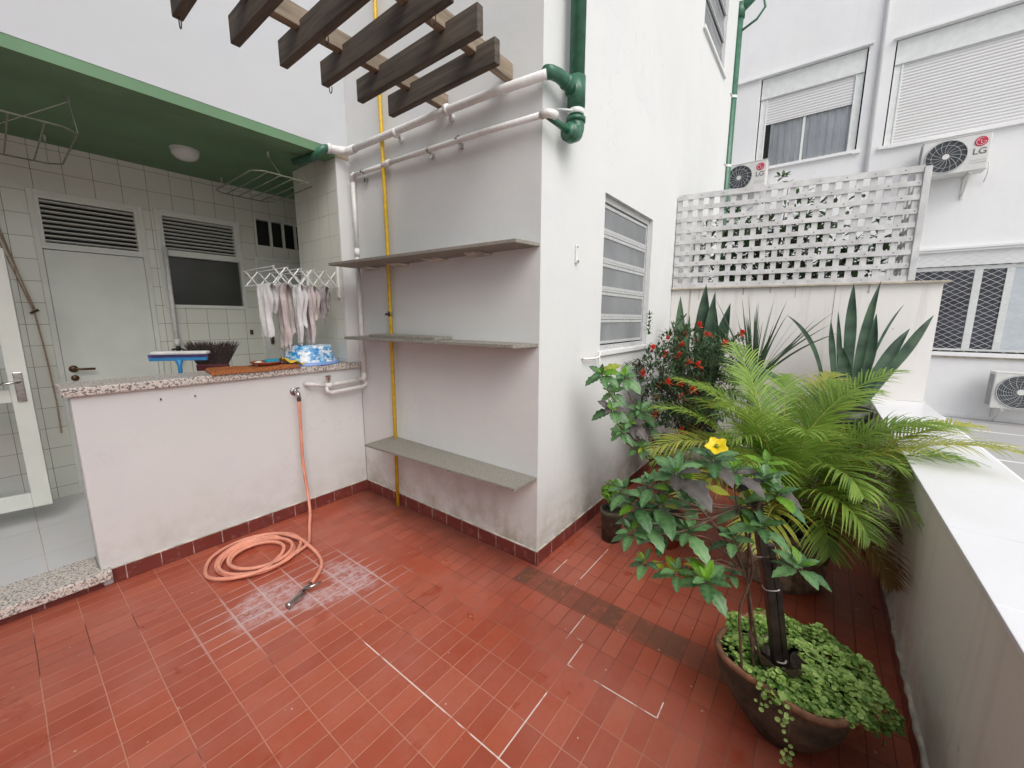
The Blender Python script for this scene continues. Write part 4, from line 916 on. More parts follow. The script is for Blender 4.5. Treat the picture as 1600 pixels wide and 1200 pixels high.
# broom upside down: bristles up
br = empty('broom', 'dark bristled broom standing upside down behind the counter', 'broom')
m = MB(); q = random.Random(8); bc = Vector((-.90, 2.16, 1.13)); axb = Vector((.80, -.60, 0)); dpb = Vector((.6, .8, 0))
for k in range(900):
    u = q.uniform(-1, 1); v = q.uniform(-1, 1); p0 = bc+axb*u*.085+dpb*v*.018; p1 = bc+axb*(u*.155+q.uniform(-.02, .02))+dpb*(v*.055+q.uniform(-.012, .012))+Vector((0, 0, .155+q.uniform(-.02, .018)))
    pm = (p0+p1)/2+Vector((q.uniform(-.004, .004), q.uniform(-.004, .004), .004)); s_ = axb*.0011
    i0, i1, i2, i3, i4, i5 = [m.vert(p) for p in (p0-s_, p0+s_, pm+s_, pm-s_, p1+s_*.5, p1-s_*.5)]; m.face(i0, i1, i2, i3); m.face(i3, i2, i4, i5)
m.build('bristles', simple('dark_bristle', (0.05, 0.035, 0.03, 1), .7, nscale=60, var=.4), br)
m = MB(); m.box((-.095, -.022, -.035), (.095, .022, .01), mat3(axb, dpb, Vector((0, 0, 1))), bc); m.build('head', simple('maroon_plastic', (0.10, 0.02, 0.025, 1), .4), br, bevel=.006)
m = MB(); m.tube([bc+Vector((0, 0, -.03)), bc+Vector((.01, .02, -1.02))], .011, 8); m.build('handle', M['husk'], br)

# ------------------------------------------------------------------ tap and hose
tp = empty('garden_tap', 'chrome tap on the half wall feeding the orange hose', 'tap')
m = MB(); tx, tz = -.545, .935
m.tube([(tx, D-.0005, tz), (tx, D-.008, tz)], .026, 16); m.tube([(tx, D-.006, tz), (tx, 1.715, tz), (tx, 1.695, tz-.008), (tx, 1.690, tz-.035)], [.013, .014, .015, .012], 12); m.tube([(tx, 1.735, tz), (tx, 1.735, tz+.022)], .009, 10)
m.build('body', M['chrome'], tp, True)
m = MB(); m.tube([(tx-.028, 1.735, tz+.028), (tx, 1.735, tz+.024), (tx+.028, 1.735, tz+.028)], [.006, .007, .006], 8); m.build('lever', M['chrome'], tp, True)
m = MB(); m.tube([(tx, 1.690, tz-.035), (tx, 1.690, tz-.06)], .0135, 12); m.build('hose_clip', M['iron'], tp)
hr = .0105
def cr(pts, n=8):
    pts = [Vector(p) for p in pts]; out = []
    for i in range(len(pts)-1):
        p0, p1, p2, p3 = pts[max(i-1, 0)], pts[i], pts[i+1], pts[min(i+2, len(pts)-1)]
        for k in range(n):
            t = k/n; out.append(.5*((2*p1)+(-p0+p2)*t+(2*p0-5*p1+4*p2-p3)*t*t+(-p0+3*p1-3*p2+p3)*t**3))
    out.append(pts[-1]); return out
hs_ = empty('garden_hose', 'orange garden hose hanging from the tap and coiled on the floor', 'hose')
cx, cy = -.992, 1.385
path = [(-.545, 1.690, .90), (-.548, 1.692, .72), (-.553, 1.695, .5), (-.550, 1.69, .32), (-.548, 1.67, .18), (-.575, 1.60, .07), (-.63, 1.50, .022), (-.70, 1.36, .012), (-.77, 1.25, .030)]
turns = [(.275, .255, 0, 0), (.235, .215, -.02, .01), (.205, .185, -.03, .0), (.185, .165, -.01, -.02), (.16, .15, .0, .0)]
ang0 = -38
tot = 5.0; N = int(tot*18)
import itertools
for k in range(1, N):
    t = k/18.0; a = R(ang0-20-360*t); f = t/tot
    # loops wind outside in, then last loop comes back wide
    r = .225-.085*f+.006*math.sin(t*5.1)
    if t < 1: r = .215+.02*math.sin(a)
    ox = .018*math.sin(t*2.1); oy = .012*math.cos(t*1.7)
    z = .012+.011*min(2, (t*1.3) % 2.3)
    path.append((cx+ox+r*1.02*math.cos(a)*1.0+.0, cy+oy+r*1.0*math.sin(a), z))
last = path[-1]
path += [(cx+.06, cy-.13, .030), (cx-.06, cy-.20, .034), (cx-.20, cy-.13, .03), (cx-.262, cy+.03, .012), (cx-.18, cy+.22, .012), (cx+.0, cy+.285, .014), (cx+.16, cy+.17, .03), (cx+.225, cy-.02, .034), (-.765, 1.22, .034), (-.765, 1.10, .012), (-.805, .99, .012), (-.885, .905, .012), (-.93, .872, .014)]
m = MB(); m.tube(cr(path, 6), hr, 10); m.build('hose_tube', M['hose'], hs_, True)
nz = bpy.data.objects.new('spray_nozzle', None); COL.objects.link(nz); nz.parent = hs_
m = MB(); m.tube([(-.925, .876, .014), (-.955, .855, .018), (-.985, .830, .024)], [.013, .014, .013], 10); m.tube([(-.985, .832, .024), (-1.02, .800, .026), (-1.075, .785, .022), (-1.085, .782, .021)], [.015, .017, .015, .019], 12); m.build('barrel', M['chrome'], nz, True)
m = MB(); m.tube([(-.985, .825, .035), (-.955, .795, .052), (-.915, .795, .050), (-.90, .805, .042)], [.006, .007, .006, .004], 8); m.build('trigger', M['chrome'], nz, True)
# small fixtures on the window wall
wc = empty('hose_hook', 'small white hook fixed on the wall below the window', 'hook'); m = MB(); m.tube([(.50, -.001, 1.205), (.50, -.03, 1.205), (.62, -.035, 1.20), (.68, -.035, 1.205), (.70, -.035, 1.235)], .008, 8); m.tube([(.68, -.035, 1.205), (.70, -.035, 1.16), (.68, -.035, 1.13)], .008, 8); m.build('arm', M['pvc'], wc, True)
sw = empty('wall_clip', 'narrow white plastic fixture on the wall left of the window', 'wall fixture'); m = MB(); m.box((.368, -.012, 1.79), (.392, -.0005, 1.90)); m.build('plate', M['whitemetal'], sw, bevel=.006)
m = MB(); m.tube([(.380, -.012, 1.80), (.380, -.02, 1.80)], .010, 10); m.tube([(.380, -.012, 1.885), (.380, -.015, 1.885)], .006, 10); m.build('screw', M['chrome'], sw)

# ------------------------------------------------------------------ plants
def blade(mb, base, d, upv, L, Wd, droop=.4, seg=4, fold=.25, t0=.3, t1=.6, prof='lance', twist=0):
    """narrow leaf as a folded strip"""
    d = Vector(d).normalized(); upv = Vector(upv); side = d.cross(upv)
    if side.length < 1e-4: side = d.cross(Vector((1, 0, 0)))
    side.normalize(); up_ = side.cross(d).normalized(); p = Vector(base); prev = None; step = L/seg
    for k in range(seg+1):
        t = k/seg
        if prof == 'lance': w = Wd*(min(1, .35+2.6*t))*(1-t)**.75 if k < seg else 0
        elif prof == 'ovate': w = Wd*math.sin(math.pi*min(1, t*.97+.02)**.8)
        else: w = Wd*(1-t**2.2)*(.65+.35*min(1, t*3))
        w = max(w, .0004)*.5; tt = t0+(t1-t0)*t
        a = mb.vert(p-side*w+up_*w*fold, tt); b = mb.vert(p, tt*.85); c = mb.vert(p+side*w+up_*w*fold, tt)
        if prev: mb.face(prev[0], prev[1], b, a); mb.face(prev[1], prev[2], c, b)
        prev = (a, b, c); p = p+d*step
        d = (d+Vector((0, 0, -1))*droop/seg).normalized(); side = (side-d*side.dot(d)).normalized(); up_ = side.cross(d)
        if twist: side = Matrix.Rotation(twist/seg, 3, d) @ side; up_ = side.cross(d)

def frond(root, base, az, elev, L, bend, mat, q, lw=.0145, ll=.265, dens=46, sideaim=0, tipdry=.1, tw=0.0):
    """one palm frond: arching rachis with two rows of leaflets"""
    m = MB(); seg = 22; p = Vector(base); el = elev; pts = [p.copy()]; dirs = []
    for k in range(seg):
        t = k/seg; dr = Vector((math.cos(az)*math.cos(el), math.sin(az)*math.cos(el), math.sin(el))); dirs.append(dr); p = p+dr*(L/seg); pts.append(p.copy()); el -= bend/seg*(.35+1.5*t); az += sideaim/seg
    dirs.append(dirs[-1]); m.cur = 1
    m.tube(pts, [max(.0012, .0065*(1-k/seg*.85)) for k in range(seg+1)], 6); m.cur = 0
    h = Vector((-math.sin(az), math.cos(az), 0))
    for k in range(dens):
        t = .22+.78*k/dens; f = t*seg; i = min(int(f), seg-1); P = pts[i].lerp(pts[i+1], f-i); dr = dirs[i]
        side = dr.cross(Vector((0, 0, 1))); side = h if side.length < .05 else side.normalized(); upn = side.cross(dr).normalized()
        env = math.sin(math.pi*min(1, (t-.22)/.78*.86+.14))**.6
        for s in (-1, 1):
            if q.random() < .05: continue
            fwdm = .55+.55*t+q.uniform(-.1, .1); dd = side*s*(1.0-.25*t)+dr*fwdm+upn*(.35+q.uniform(-.12, .12)+tw*s)
            l = ll*env*q.uniform(.88, 1.08); ts = q.uniform(.15, .62); te = ts+q.uniform(.05, .3)
            if q.random() < tipdry: te = 1.0
            blade(m, P, dd, upn, l, lw*q.uniform(.85, 1.1), q.uniform(.6, 1.25), 5, .45, ts, te)
    m.build('frond', [mat, M['rachis']], root, True)
    return pts
q = random.Random(21)
PB = Vector((.80, -1.14, .34))
palm = empty('areca_palm', 'big bushy areca palm with bright arching fronds in the stone planter', 'palm')
F = [ # azimuth deg, elevation, length, bend, material, (0=+x)
 (140, 62, 1.02, 1.5, 'palm_y'), (155, 50, .95, 1.5, 'palm_y'), (118, 68, 1.02, 1.25, 'palm'), (100, 60, .85, 1.3, 'palm'), (170, 66, .92, 1.55, 'palm'), (128, 45, .80, 1.3, 'palm'),
 (75, 78, .98, 1.1, 'palm'), (40, 80, 1.00, 1.1, 'palm'), (0, 78, 1.02, 1.15, 'palm'), (-35, 72, 1.05, 1.35, 'palm'), (-60, 66, 1.05, 1.45, 'palm'), (-85, 58, .98, 1.45, 'palm'),
 (-92, 62, 1.08, 1.2, 'palm_y'), (-78, 36, 1.0, 1.0, 'palm_y'), (165, 38, .85, 1.3, 'palm_y'), (-100, 48, .95, 1.3, 'palm_y'), (-70, 44, .98, 1.2, 'palm_y'), (-120, 55, .85, 1.7, 'palm'), (-45, 50, .95, 1.3, 'palm'), (-150, 62, .75, 1.9, 'palm'), (180, 70, .80, 1.9, 'palm'), (160, 76, .88, 1.6, 'palm'),
 (-10, 60, .80, 1.4, 'palm'), (20, 55, .80, 1.4, 'palm'), (60, 52, .8, 1.3, 'palm'), (-110, 72, .86, 1.7, 'palm'), (200, 50, .62, 2.0, 'palm'), (-25, 84, .90, .9, 'palm'), (95, 80, .86, 1.3, 'palm'),
 (-75, 76, 1.02, 1.6, 'palm'), (110, 74, 1.05, 1.1, 'palm'), (150, 78, 1.0, 1.3, 'palm'), (-50, 80, 1.08, 1.15, 'palm'), (60, 84, 1.06, .8, 'palm'), (-20, 74, 1.08, 1.0, 'palm_y'), (-65, 56, 1.08, 1.1, 'palm_y'), (125, 56, 1.0, 1.6, 'palm'), (-140, 74, .85, 1.9, 'palm'), (190, 80, .9, 1.5, 'palm'), (-130, 38, .72, 1.7, 'palm_d'), (-118, 22, .62, 1.4, 'palm_d'), (-95, 32, .70, 1.6, 'palm_d')]
for (az, el, L, bn_, mt) in F:
    b = PB+Vector((q.uniform(-.06, .06), q.uniform(-.06, .06), 0)); frond(palm, b, R(az), R(el), L*q.uniform(.95, 1.05), bn_, M[mt], q, ll=.25 if mt != 'palm_d' else .20, tipdry=.12 if mt == 'palm' else .35, sideaim=q.uniform(-.3, .3))
m = MB()
for k in range(26):
    a = q.uniform(0, 6.28); r = q.uniform(.01, .075); b = PB+Vector((r*math.cos(a), r*math.sin(a), -.04)); m.tube([b, b+Vector((math.cos(a)*.03, math.sin(a)*.03, .16)), b+Vector((math.cos(a)*.09, math.sin(a)*.09, .34))], [.009, .007, .004], 6)
m.build('cane', M['husk'], palm, True)
pl = empty('octagonal_planter', 'mossy octagonal stone planter holding the palm', 'planter')
pc = (.815, -1.155); n8 = 8
def octa(r, z, rot=.30): return [(pc[0]+r*math.cos(rot+2*math.pi*k/8), pc[1]+r*math.sin(rot+2*math.pi*k/8), z) for k in range(8)]
m = MB(); L_ = [octa(.215, .0), octa(.228, .03), octa(.255, .29), octa(.272, .30), octa(.272, .335), octa(.225, .335), octa(.22, .25)]; ids = [[m.vert(p) for p in l] for l in L_]
for a_, b_ in zip(ids, ids[1:]):
    for i in range(8): m.face(a_[i], a_[(i+1) % 8], b_[(i+1) % 8], b_[i])
m.face(*ids[0][::-1]); m.build('bowl', M['planter'], pl, bevel=.006)
m = MB(); m.face(*[m.vert(p) for p in octa(.222, .30)]); m.build('soil', M['soil'], pl)
# dark inner rim
m = MB(); m.lathe([(.19, .0), (.20, .06), (.185, .06), (.18, .01)], (pc[0], pc[1], .302), 28); m.build('inner_pot', M['plasticpot'], pl, True)

# flowering shrub with a square stake in a clay pot
PC = Vector((-.250, -1.240, 0))
cp = empty('clay_pot', 'large mossy clay pot with a wavy broken rim in the foreground', 'pot')
def wob(a, z): return 1+(.07*math.cos(4*(a-.5))+.03*math.cos(3*a+1))*min(1, max(0, z/.2))
m = MB(); m.lathe([(.001, 0), (.085, 0), (.104, .012), (.158, .09), (.198, .18), (.212, .262)], PC, 48, wob); m.build('bowl', M['clay'], cp, True)
m = MB(); m.lathe([(.212, .262), (.218, .270), (.217, .281), (.208, .287), (.198, .281), (.194, .25), (.188, .22)], PC, 48, wob); m.build('rim', M['clayrim'], cp, True)
m = MB(); m.lathe([(.190, .235), (.12, .248), (.001, .252)], PC, 40, wob); m.build('soil', M['soil'], cp, True)
# husks round the stem
hk = bpy.data.objects.new('dry_husks', None)
m = MB(); q = random.Random(2); SB = Vector((-.286, -1.215, .25))
for (a, l, w, tl) in ((2.6, .13, .055, .8), (3.6, .14, .06, .7), (1.7, .12, .05, .9), (5.2, .10, .05, .8), (.4, .09, .06, .7)):
    b = SB+Vector((math.cos(a)*.055, math.sin(a)*.055, -.01)); blade(m, b, (math.cos(a)*.5, math.sin(a)*.5, tl), (-math.cos(a), -math.sin(a), .3), l, w*1.5, -.5, 6, .6, .4, .7, 'ovate')
m.build('dry_husks', M['husk'], cp, True); bpy.data.objects.remove(hk)
# creeping ground cover
q = random.Random(31)
m = MB(); gcv = m
def disc(mb, c, nrm, r, t):
    nrm = nrm.normalized(); a = nrm.cross(Vector((0, 0, 1)));
    if a.length < .05: a = nrm.cross(Vector((1, 0, 0)))
    a.normalize(); b = nrm.cross(a); ct = mb.vert(c-nrm*r*.25, t*.8); ring = [mb.vert(c+(a*math.cos(i*math.pi/4)+b*math.sin(i*math.pi/4)*.85)*r, t) for i in range(8)]
    for i in range(8): mb.face(ct, ring[i], ring[(i+1) % 8])
def cover_h(x, y):
    dx, dy = x-PC.x, y-PC.y; r = math.hypot(dx, dy); lump = .016*math.sin(x*43+y*21)+.012*math.sin(y*61-x*17)
    return .285+.035*math.exp(-((dx-.0)**2+(dy+.10)**2)/.02)+lump*.8-1.9*max(0, r-.225)**1.25
for k in range(5600):
    a = q.uniform(0, 2*math.pi); rmax = .212+.100*max(0, math.cos(a+.85))**.7+.010*math.sin(7*a); r = rmax*math.sqrt(q.random())
    x, y = PC.x+r*math.cos(a), PC.y+r*math.sin(a); 
    if (x-SB.x)**2+(y-SB.y)**2 < .0036+.002*q.random(): continue
    if (x < SB.x and y > -1.20 and r > .19): 
        if q.random() < .8: continue
    if (x < -.33 and y > -1.22 and q.random() < .45): continue
    z = cover_h(x, y)+q.uniform(-.018, .008); nrm = Vector((q.uniform(-.55, .55)+.8*(x-PC.x), q.uniform(-.55, .55)+.8*(y-PC.y), 1))
    disc(m, Vector((x, y, z)), nrm, q.uniform(.0055, .0105), min(.95, max(0, q.gauss(.45, .30)+(z-.29)*9)))
for k in range(12):   # strands spilling over the rim
    a = q.choice([q.uniform(-2.6, .3), q.uniform(-2.0, .2), q.uniform(2.8, 3.5)]); r0 = .218*wob(a, .25); p = Vector((PC.x+r0*math.cos(a), PC.y+r0*math.sin(a), .285)); Ln = q.uniform(.04, .15) if q.random() < .7 else q.uniform(.18, .27)
    n_ = int(Ln/.016); d_ = Vector((math.cos(a)*.8, math.sin(a)*.8, .1)); P_ = [p.copy()]
    for i in range(n_):
        d_ = (d_+Vector((q.uniform(-.15, .15), q.uniform(-.15, .15), -.45))).normalized(); p = p+d_*.016
        if p.z < .012: p.z = .012
        P_.append(p.copy())
        for s in (-1, 1):
            if q.random() < .35: continue
            disc(m, p+Vector((q.uniform(-.004, .004), q.uniform(-.004, .004), q.uniform(-.006, .006)))+Vector((-math.sin(a)*s*.007, math.cos(a)*s*.008, .002)), Vector((math.cos(a)+q.uniform(-.5, .5), math.sin(a)+q.uniform(-.5, .5), .7)), q.uniform(.005, .009), q.uniform(.3, .9))
    m.cur = 1; m.tube(P_, .0008, 4) if len(P_) > 1 else None; m.cur = 0
tag(m.build('creeping_ground_cover', [M['creep'], M['stem']]), 'dense creeping plant with tiny round leaves filling the clay pot', 'ground cover', kind='stuff')

shb = empty('flowering_shrub', 'leafy shrub with one yellow flower tied to a stake in the clay pot', 'shrub')
ST = [Vector((-.286, -1.215, .24)), Vector((-.322, -1.168, .536)), Vector((-.351, -1.13, .724)), Vector((-.372, -1.103, .88))]
# squarish twin stake
def stick(mb, pts, w):
    dirv = (pts[-1]-pts[0]).normalized(); s1 = dirv.cross(Vector((.6, -.8, 0))).normalized(); s2 = dirv.cross(s1)
    rings = [[mb.vert(p+s1*w*a+s2*w*b) for a, b in ((-1, -1), (1, -1), (1, 1), (-1, 1))] for p in pts]
    for A_, B_ in zip(rings, rings[1:]):
        for i in range(4): mb.face(A_[i], A_[(i+1) % 4], B_[(i+1) % 4], B_[i])
    mb.face(*rings[0][::-1]); mb.face(*rings[-1])
m = MB(); stick(m, ST, .0135); sk_o = Vector((.018, -.022, 0)); stick(m, [p+sk_o for p in ST[:3]], .010); tag(m.build('plant_stake', M['stake'], bevel=.002), 'dark square plant stake standing upright in the clay pot', 'stake')
m = MB()
for p in (ST[2]-Vector((0, 0, .035)), ST[1]+Vector((0, 0, .03))):
    m.tube([p+Vector((.024*math.cos(a), .024*math.sin(a), .004*math.sin(a*2))) for a in [i*math.pi/8 for i in range(16)]], .0022, 5, closed=True)
m.tube([ST[0]+Vector((.02*math.cos(a), .02*math.sin(a), .05)) for a in [i*math.pi/8 for i in range(16)]], .003, 5, closed=True)
tag(m.build('plant_tie', simple('pale_string', (0.42, 0.42, 0.36, 1), .8)), 'pale string ties looped round the plant stake', 'string')
def serrated(mb, base, d, upv, L, Wd, q, droop=.5, t=.4, seg=9):
    d = Vector(d).normalized(); upv = Vector(upv); side = d.cross(upv)
    if side.length < 1e-3: side = d.cross(Vector((1, 0, 0)))
    side.normalize(); un = side.cross(d).normalized(); p = Vector(base); prev = None; step = L/seg; wv = q.uniform(0, 6)
    for k in range(seg+1):
        s = k/seg; w = Wd*.5*math.sin(math.pi*min(1, (s*.96+.03))**.85)**.85
        w = w*(1.0 if k % 2 else .78) if 0 < k < seg else .0012
        cup = .22+.08*math.sin(wv+s*7); tt = min(.98, max(0, t+(-.18 if k % 2 else .12)))
        a = mb.vert(p-side*w+un*w*cup, tt); am = mb.vert(p-side*w*.5+un*w*.24+un*(.0012 if k % 2 else -.0008), tt); b = mb.vert(p-un*w*.05, min(.98, t+.28)); cm = mb.vert(p+side*w*.5+un*w*.24+un*(.0012 if k % 2 else -.0008), tt); c = mb.vert(p+side*w+un*w*cup, tt)
        if prev:
            for i in range(4): mb.face(prev[i], prev[i+1], (a, am, b, cm, c)[i+1], (a, am, b, cm, c)[i])
        prev = (a, am, b, cm, c); p = p+d*step; d = (d-Vector((0, 0, 1))*droop/seg).normalized(); side = (side-d*side.dot(d)).normalized(); un = side.cross(d)
MATS = [M['leaf'], M['leaf_l'], M['leaf_p'], M['leaf_y'], M['stem_g']]
def rosette(root, c, axis, nl, L, q, kind='', name='leaf_cluster'):
    m = MB(); axis = Vector(axis).normalized(); a0 = axis.cross(Vector((0, 0, 1)));
    if a0.length < .1: a0 = Vector((1, 0, 0))
    a0.normalize(); b0 = axis.cross(a0)
    for k in range(nl):
        lay = k/nl; a = k*2.4+q.uniform(-.25, .25); el = 1.05-1.25*lay+q.uniform(-.15, .15)   # inner leaves stand, outer leaves spread
        dd = (a0*math.cos(a)+b0*math.sin(a))*math.cos(el)+axis*math.sin(el); l = L*(.35+.75*lay)*q.uniform(.85, 1.15)
        base = Vector(c)-axis*.035*lay+dd*.006
        if kind == 'light': m.cur = 1
        elif kind == 'yel': m.cur = 3 if q.random() < .55 else 0
        elif kind == 'top': m.cur = 2 if q.random() < .22 else 0
        elif kind == 'dark': m.cur = 2 if q.random() < .35 else 0
        else: m.cur = 0 if q.random() < .9 else (1 if q.random() < .5 else 3)
        if lay < .2 and kind not in ('light',): m.cur = 1 if q.random() < .4 else 0
        serrated(m, base, dd, axis, l, l*.52, q, .35+.7*lay, q.uniform(.15, .85))
    return m.build(name, MATS, root, True)
q = random.Random(77)
RO = [((-.56, -.93, .955), .085, 'dark'), ((-.43, -1.04, .99), .085, 'top'), ((-.47, -1.06, .78), .075, ''), ((-.66, -.77, .93), .07, ''), ((-.62, -.84, .955), .075, ''), ((-.46, -.93, .86), .08, ''), ((-.37, -1.08, .87), .08, ''), ((-.604, -.910, 1.004), .105, 'top'), ((-.483, -.986, 1.030), .10, 'top'), ((-.631, -.793, .883), .085, ''), ((-.607, -.825, .821), .090, ''), ((-.512, -.866, .75), .08, ''), ((-.588, -1.013, .68), .090, ''), ((-.59, -.928, .675), .07, ''),
      ((-.367, -1.053, .608), .055, ''), ((-.435, -1.129, .834), .095, ''), ((-.416, -1.236, .728), .085, ''), ((-.38, -1.119, .966), .095, 'top'), ((-.412, -1.159, .939), .09, ''), ((-.318, -1.117, 1.000), .07, 'light'),
      ((-.602, -.831, .678), .065, 'yel'), ((-.523, -.934, .79), .085, ''), ((-.66, -.80, .80), .07, ''), ((-.50, -.96, .66), .05, 'yel'), ((-.57, -.86, .87), .09, '')]
for (c, L, kd) in RO:
    c = Vector(c); ax_ = Vector((c.x+.37, c.y+1.12, .9))*.6+Vector((-.22, -.05, .75)); rosette(shb, c, ax_, 11 if L > .08 else 9, L*1.18, q, kd)
# stems from the pot up the stake and out to the clusters
m = MB(); hub1 = Vector((-.375, -1.09, .62)); hub2 = Vector((-.41, -1.06, .86))
root0 = Vector((-.40, -1.12, .26))
m.tube(cr([root0, (-.398, -1.093, .476), (-.392, -1.104, .56), (-.384, -1.114, .66), hub2], 5), [.0042]*21, 6)
m.tube(cr([Vector((-.36, -1.15, .26)), (-.35, -1.12, .45), hub1, (-.43, -1.02, .76), (-.52, -.93, .90)], 5), [.0045]*21, 6)
m.tube(cr([Vector((-.33, -1.17, .26)), (-.36, -1.13, .45), (-.36, -1.10, .62), (-.40, -1.10, .80), (-.42, -1.12, .90)], 5), [.004]*21, 6)
for (c, L, kd) in RO:
    c = Vector(c); h = hub1 if c.z < .80 else hub2; mid = (c+h)/2+Vector((q.uniform(-.02, .02), q.uniform(-.02, .02), -.04 if c.z > .8 else .03)); m.tube(cr([h, mid, c+Vector((0, 0, -.02)), c], 4), .0024, 5)
m.build('stems', M['stem'], shb, True)
m = MB()
fc = Vector((-.497, -.996, 1.068)); fa = Vector((-.62, -.05, .78)).normalized(); f1 = fa.cross(Vector((0, 0, 1))).normalized(); f2 = fa.cross(f1)
for k in range(5):
    a = k*2*math.pi/5+.3; dd = (f1*math.cos(a)+f2*math.sin(a))*.9+fa*.35; serrated(m, fc+dd*.004, dd, fa, .033, .036, random.Random(k), .05, .5, 6)
m.cur = 1; m.tube([fc, fc+fa*.012], [.004, .006], 8); m.build('flower', [M['petal_y'], M['leaf_y']], shb, True)
m = MB(); blade(m, Vector((-.49, -.98, .93)), (.25, -.5, -.12), (-.6, 0, .8), .07, .03, .2, 6, .2, .8, .9, 'ovate'); m.build('yellow_leaf', M['leaf_y'], shb, True)

# thin dark leafed shrub by the window wall, in a terracotta pot
q = random.Random(12)
ds = empty('dark_leaf_shrub', 'thin stemmed shrub with dark drooping leaves against the white wall', 'shrub')
DR = [((.32, -.225, 1.148), .115, ''), ((.50, -.291, 1.12), .11, ''), ((.43, -.26, 1.03), .09, ''), ((.313, -.298, .945), .10, 'dark'), ((.482, -.354, .84), .11, 'dark'), ((.563, -.378, .908), .10, ''), ((.60, -.42, .80), .09, 'dark'), ((.40, -.33, .80), .08, ''), ((.52, -.42, .69), .09, ''), ((.62, -.5, .72), .08, 'dark')]
dbase = Vector((.72, -.52, .2))
m = MB()
for (c, L, kd) in DR:
    c = Vector(c); rosette(ds, c, (-.55, -.2, .6), 10, L*1.15, q, kd); b_ = dbase+Vector((q.uniform(-.05, .05), q.uniform(-.05, .05), 0)); m.tube(cr([b_, b_.lerp(c, .4)+Vector((.05, -.02, .10)), c.lerp(b_, .12)+Vector((0, 0, -.01)), c], 5), .0042, 6)
m.build('stems', M['stem'], ds, True)
def round_pot(name, label, c, r0, r1, h, mat, fill=True):
    rt_ = empty(name, label, 'pot'); m = MB(); m.lathe([(.001, 0), (r0, 0), (r1*.96, h*.82), (r1, h*.83), (r1*1.04, h), (r1*.93, h), (r1*.9, h*.85)], c, 32); m.build('bowl', mat, rt_, True)
    m = MB(); m.lathe([(r1*.91, h*.88), (.001, h*.9)], c, 24); m.build('soil', M['soil'], rt_); return rt_
round_pot('flower_pot', 'terracotta pot on the tiles under the thin dark shrub', (.73, -.52, 0), .10, .14, .22, M['terracotta'])
# small fresh herb in the corner
hb = empty('small_herb', 'small bright green herb clump low against the white wall', 'plant'); m = MB(); q = random.Random(14); hc = Vector((.545, -.235, .34))
for k in range(420):
    u = Vector((q.gauss(0, 1), q.gauss(0, 1), q.gauss(0, 1))).normalized()*q.uniform(.3, 1); p = hc+Vector((u.x*.085, u.y*.075, u.z*.08)); disc(m, p, u+Vector((-.2, -.2, .6)), q.uniform(.008, .014), q.uniform(0, 1))
m.build('foliage', M['leaf_l'], hb); m = MB()
for k in range(9): m.tube([Vector((.545, -.235, .20)), hc+Vector((q.uniform(-.05, .05), q.uniform(-.05, .05), q.uniform(-.04, .05)))], .002, 5)
m.build('stems', M['stem_g'], hb)
round_pot('small_pot', 'small mossy clay pot under the bright green herb clump', (.545, -.235, 0), .06, .075, .22, M['clay'])

# red flowering bush
q = random.Random(41)
ix = empty('red_flower_bush', 'dense dark bush dotted with small red flowers by the window', 'bush')
BC = Vector((1.50, -.42, 1.02)); m = MB()
lobes = [(BC+Vector((0, 0, .0)), .30), (BC+Vector((-.22, .18, .05)), .20), (BC+Vector((.18, -.20, .12)), .22), (BC+Vector((.0, .05, .24)), .19), (BC+Vector((-.05, -.02, -.22)), .24), (BC+Vector((.16, -.16, -.12)), .22), (BC+Vector((-.18, .15, -.20)), .18)]
lobes = [(Vector((c.x, min(c.y, -.02-r*.55), c.z)), r) for c, r in lobes]
tips = []
for c, r in lobes:
    for k in range(95):
        u = Vector((q.gauss(0, 1), q.gauss(0, 1), q.gauss(0, 1))).normalized(); rr_ = r*q.uniform(.45, 1.08); p = c+u*rr_
        if p.y > -.02: continue
        tips.append((p, u)); nl = q.randint(7, 11)
        for j in range(nl):
            dd = u*.7+Vector((q.uniform(-1, 1), q.uniform(-1, 1), q.uniform(-.5, 1))); blade(m, p+Vector((q.uniform(-.02, .02), q.uniform(-.02, .02), q.uniform(-.02, .02))), dd, (0, 0, 1), q.uniform(.035, .06), q.uniform(.012, .018), .4, 3, .3, q.uniform(0, .6), q.uniform(.3, 1)*.9, 'ovate')
for k in range(6):  # sprig sticking up at the left
    p = Vector((1.36, -.13, 1.34+.03*k)); 
    for j in range(8): blade(m, p, (q.uniform(-1, 1), q.uniform(-1, 1), q.uniform(0, 1)), (0, 0, 1), .045, .013, .4, 3, .3, .3, .8, 'ovate')
m.build('foliage', M['bush'], ix)
m = MB()
for k in range(90):
    p = BC+Vector((q.gauss(-.02, .07), q.gauss(0, .07)-.06, q.gauss(-.06, .09))); blade(m, p, (q.uniform(-1, 1), q.uniform(-1, 1), q.uniform(-1, .3)), (0, 0, 1), .05, .014, .4, 3, .3, .2, .9, 'ovate')
m.build('dead_leaves', M['reddead'], ix)
m = MB(); bb = Vector((1.52, -.45, .42))
for p, u in q.sample(tips, 34): m.tube(cr([bb, bb.lerp(p, .5)+Vector((0, 0, .08)), p], 4), [.006]*3+[.004]*3+[.002]*3, 5)
m.build('branches', M['stem'], ix)
FL = [(-.72, .5), ]
cdir = (CAM-BC).normalized()
vis = [t for t in tips if (t[0]-BC).dot(cdir) > .12 or t[0].z > BC.z+.22]; q.shuffle(vis)
fl_pts = []
for p, u in vis:
    if all((p-o).length > .075 for o in fl_pts): fl_pts.append(p+u*.02)
    if len(fl_pts) >= 26: break
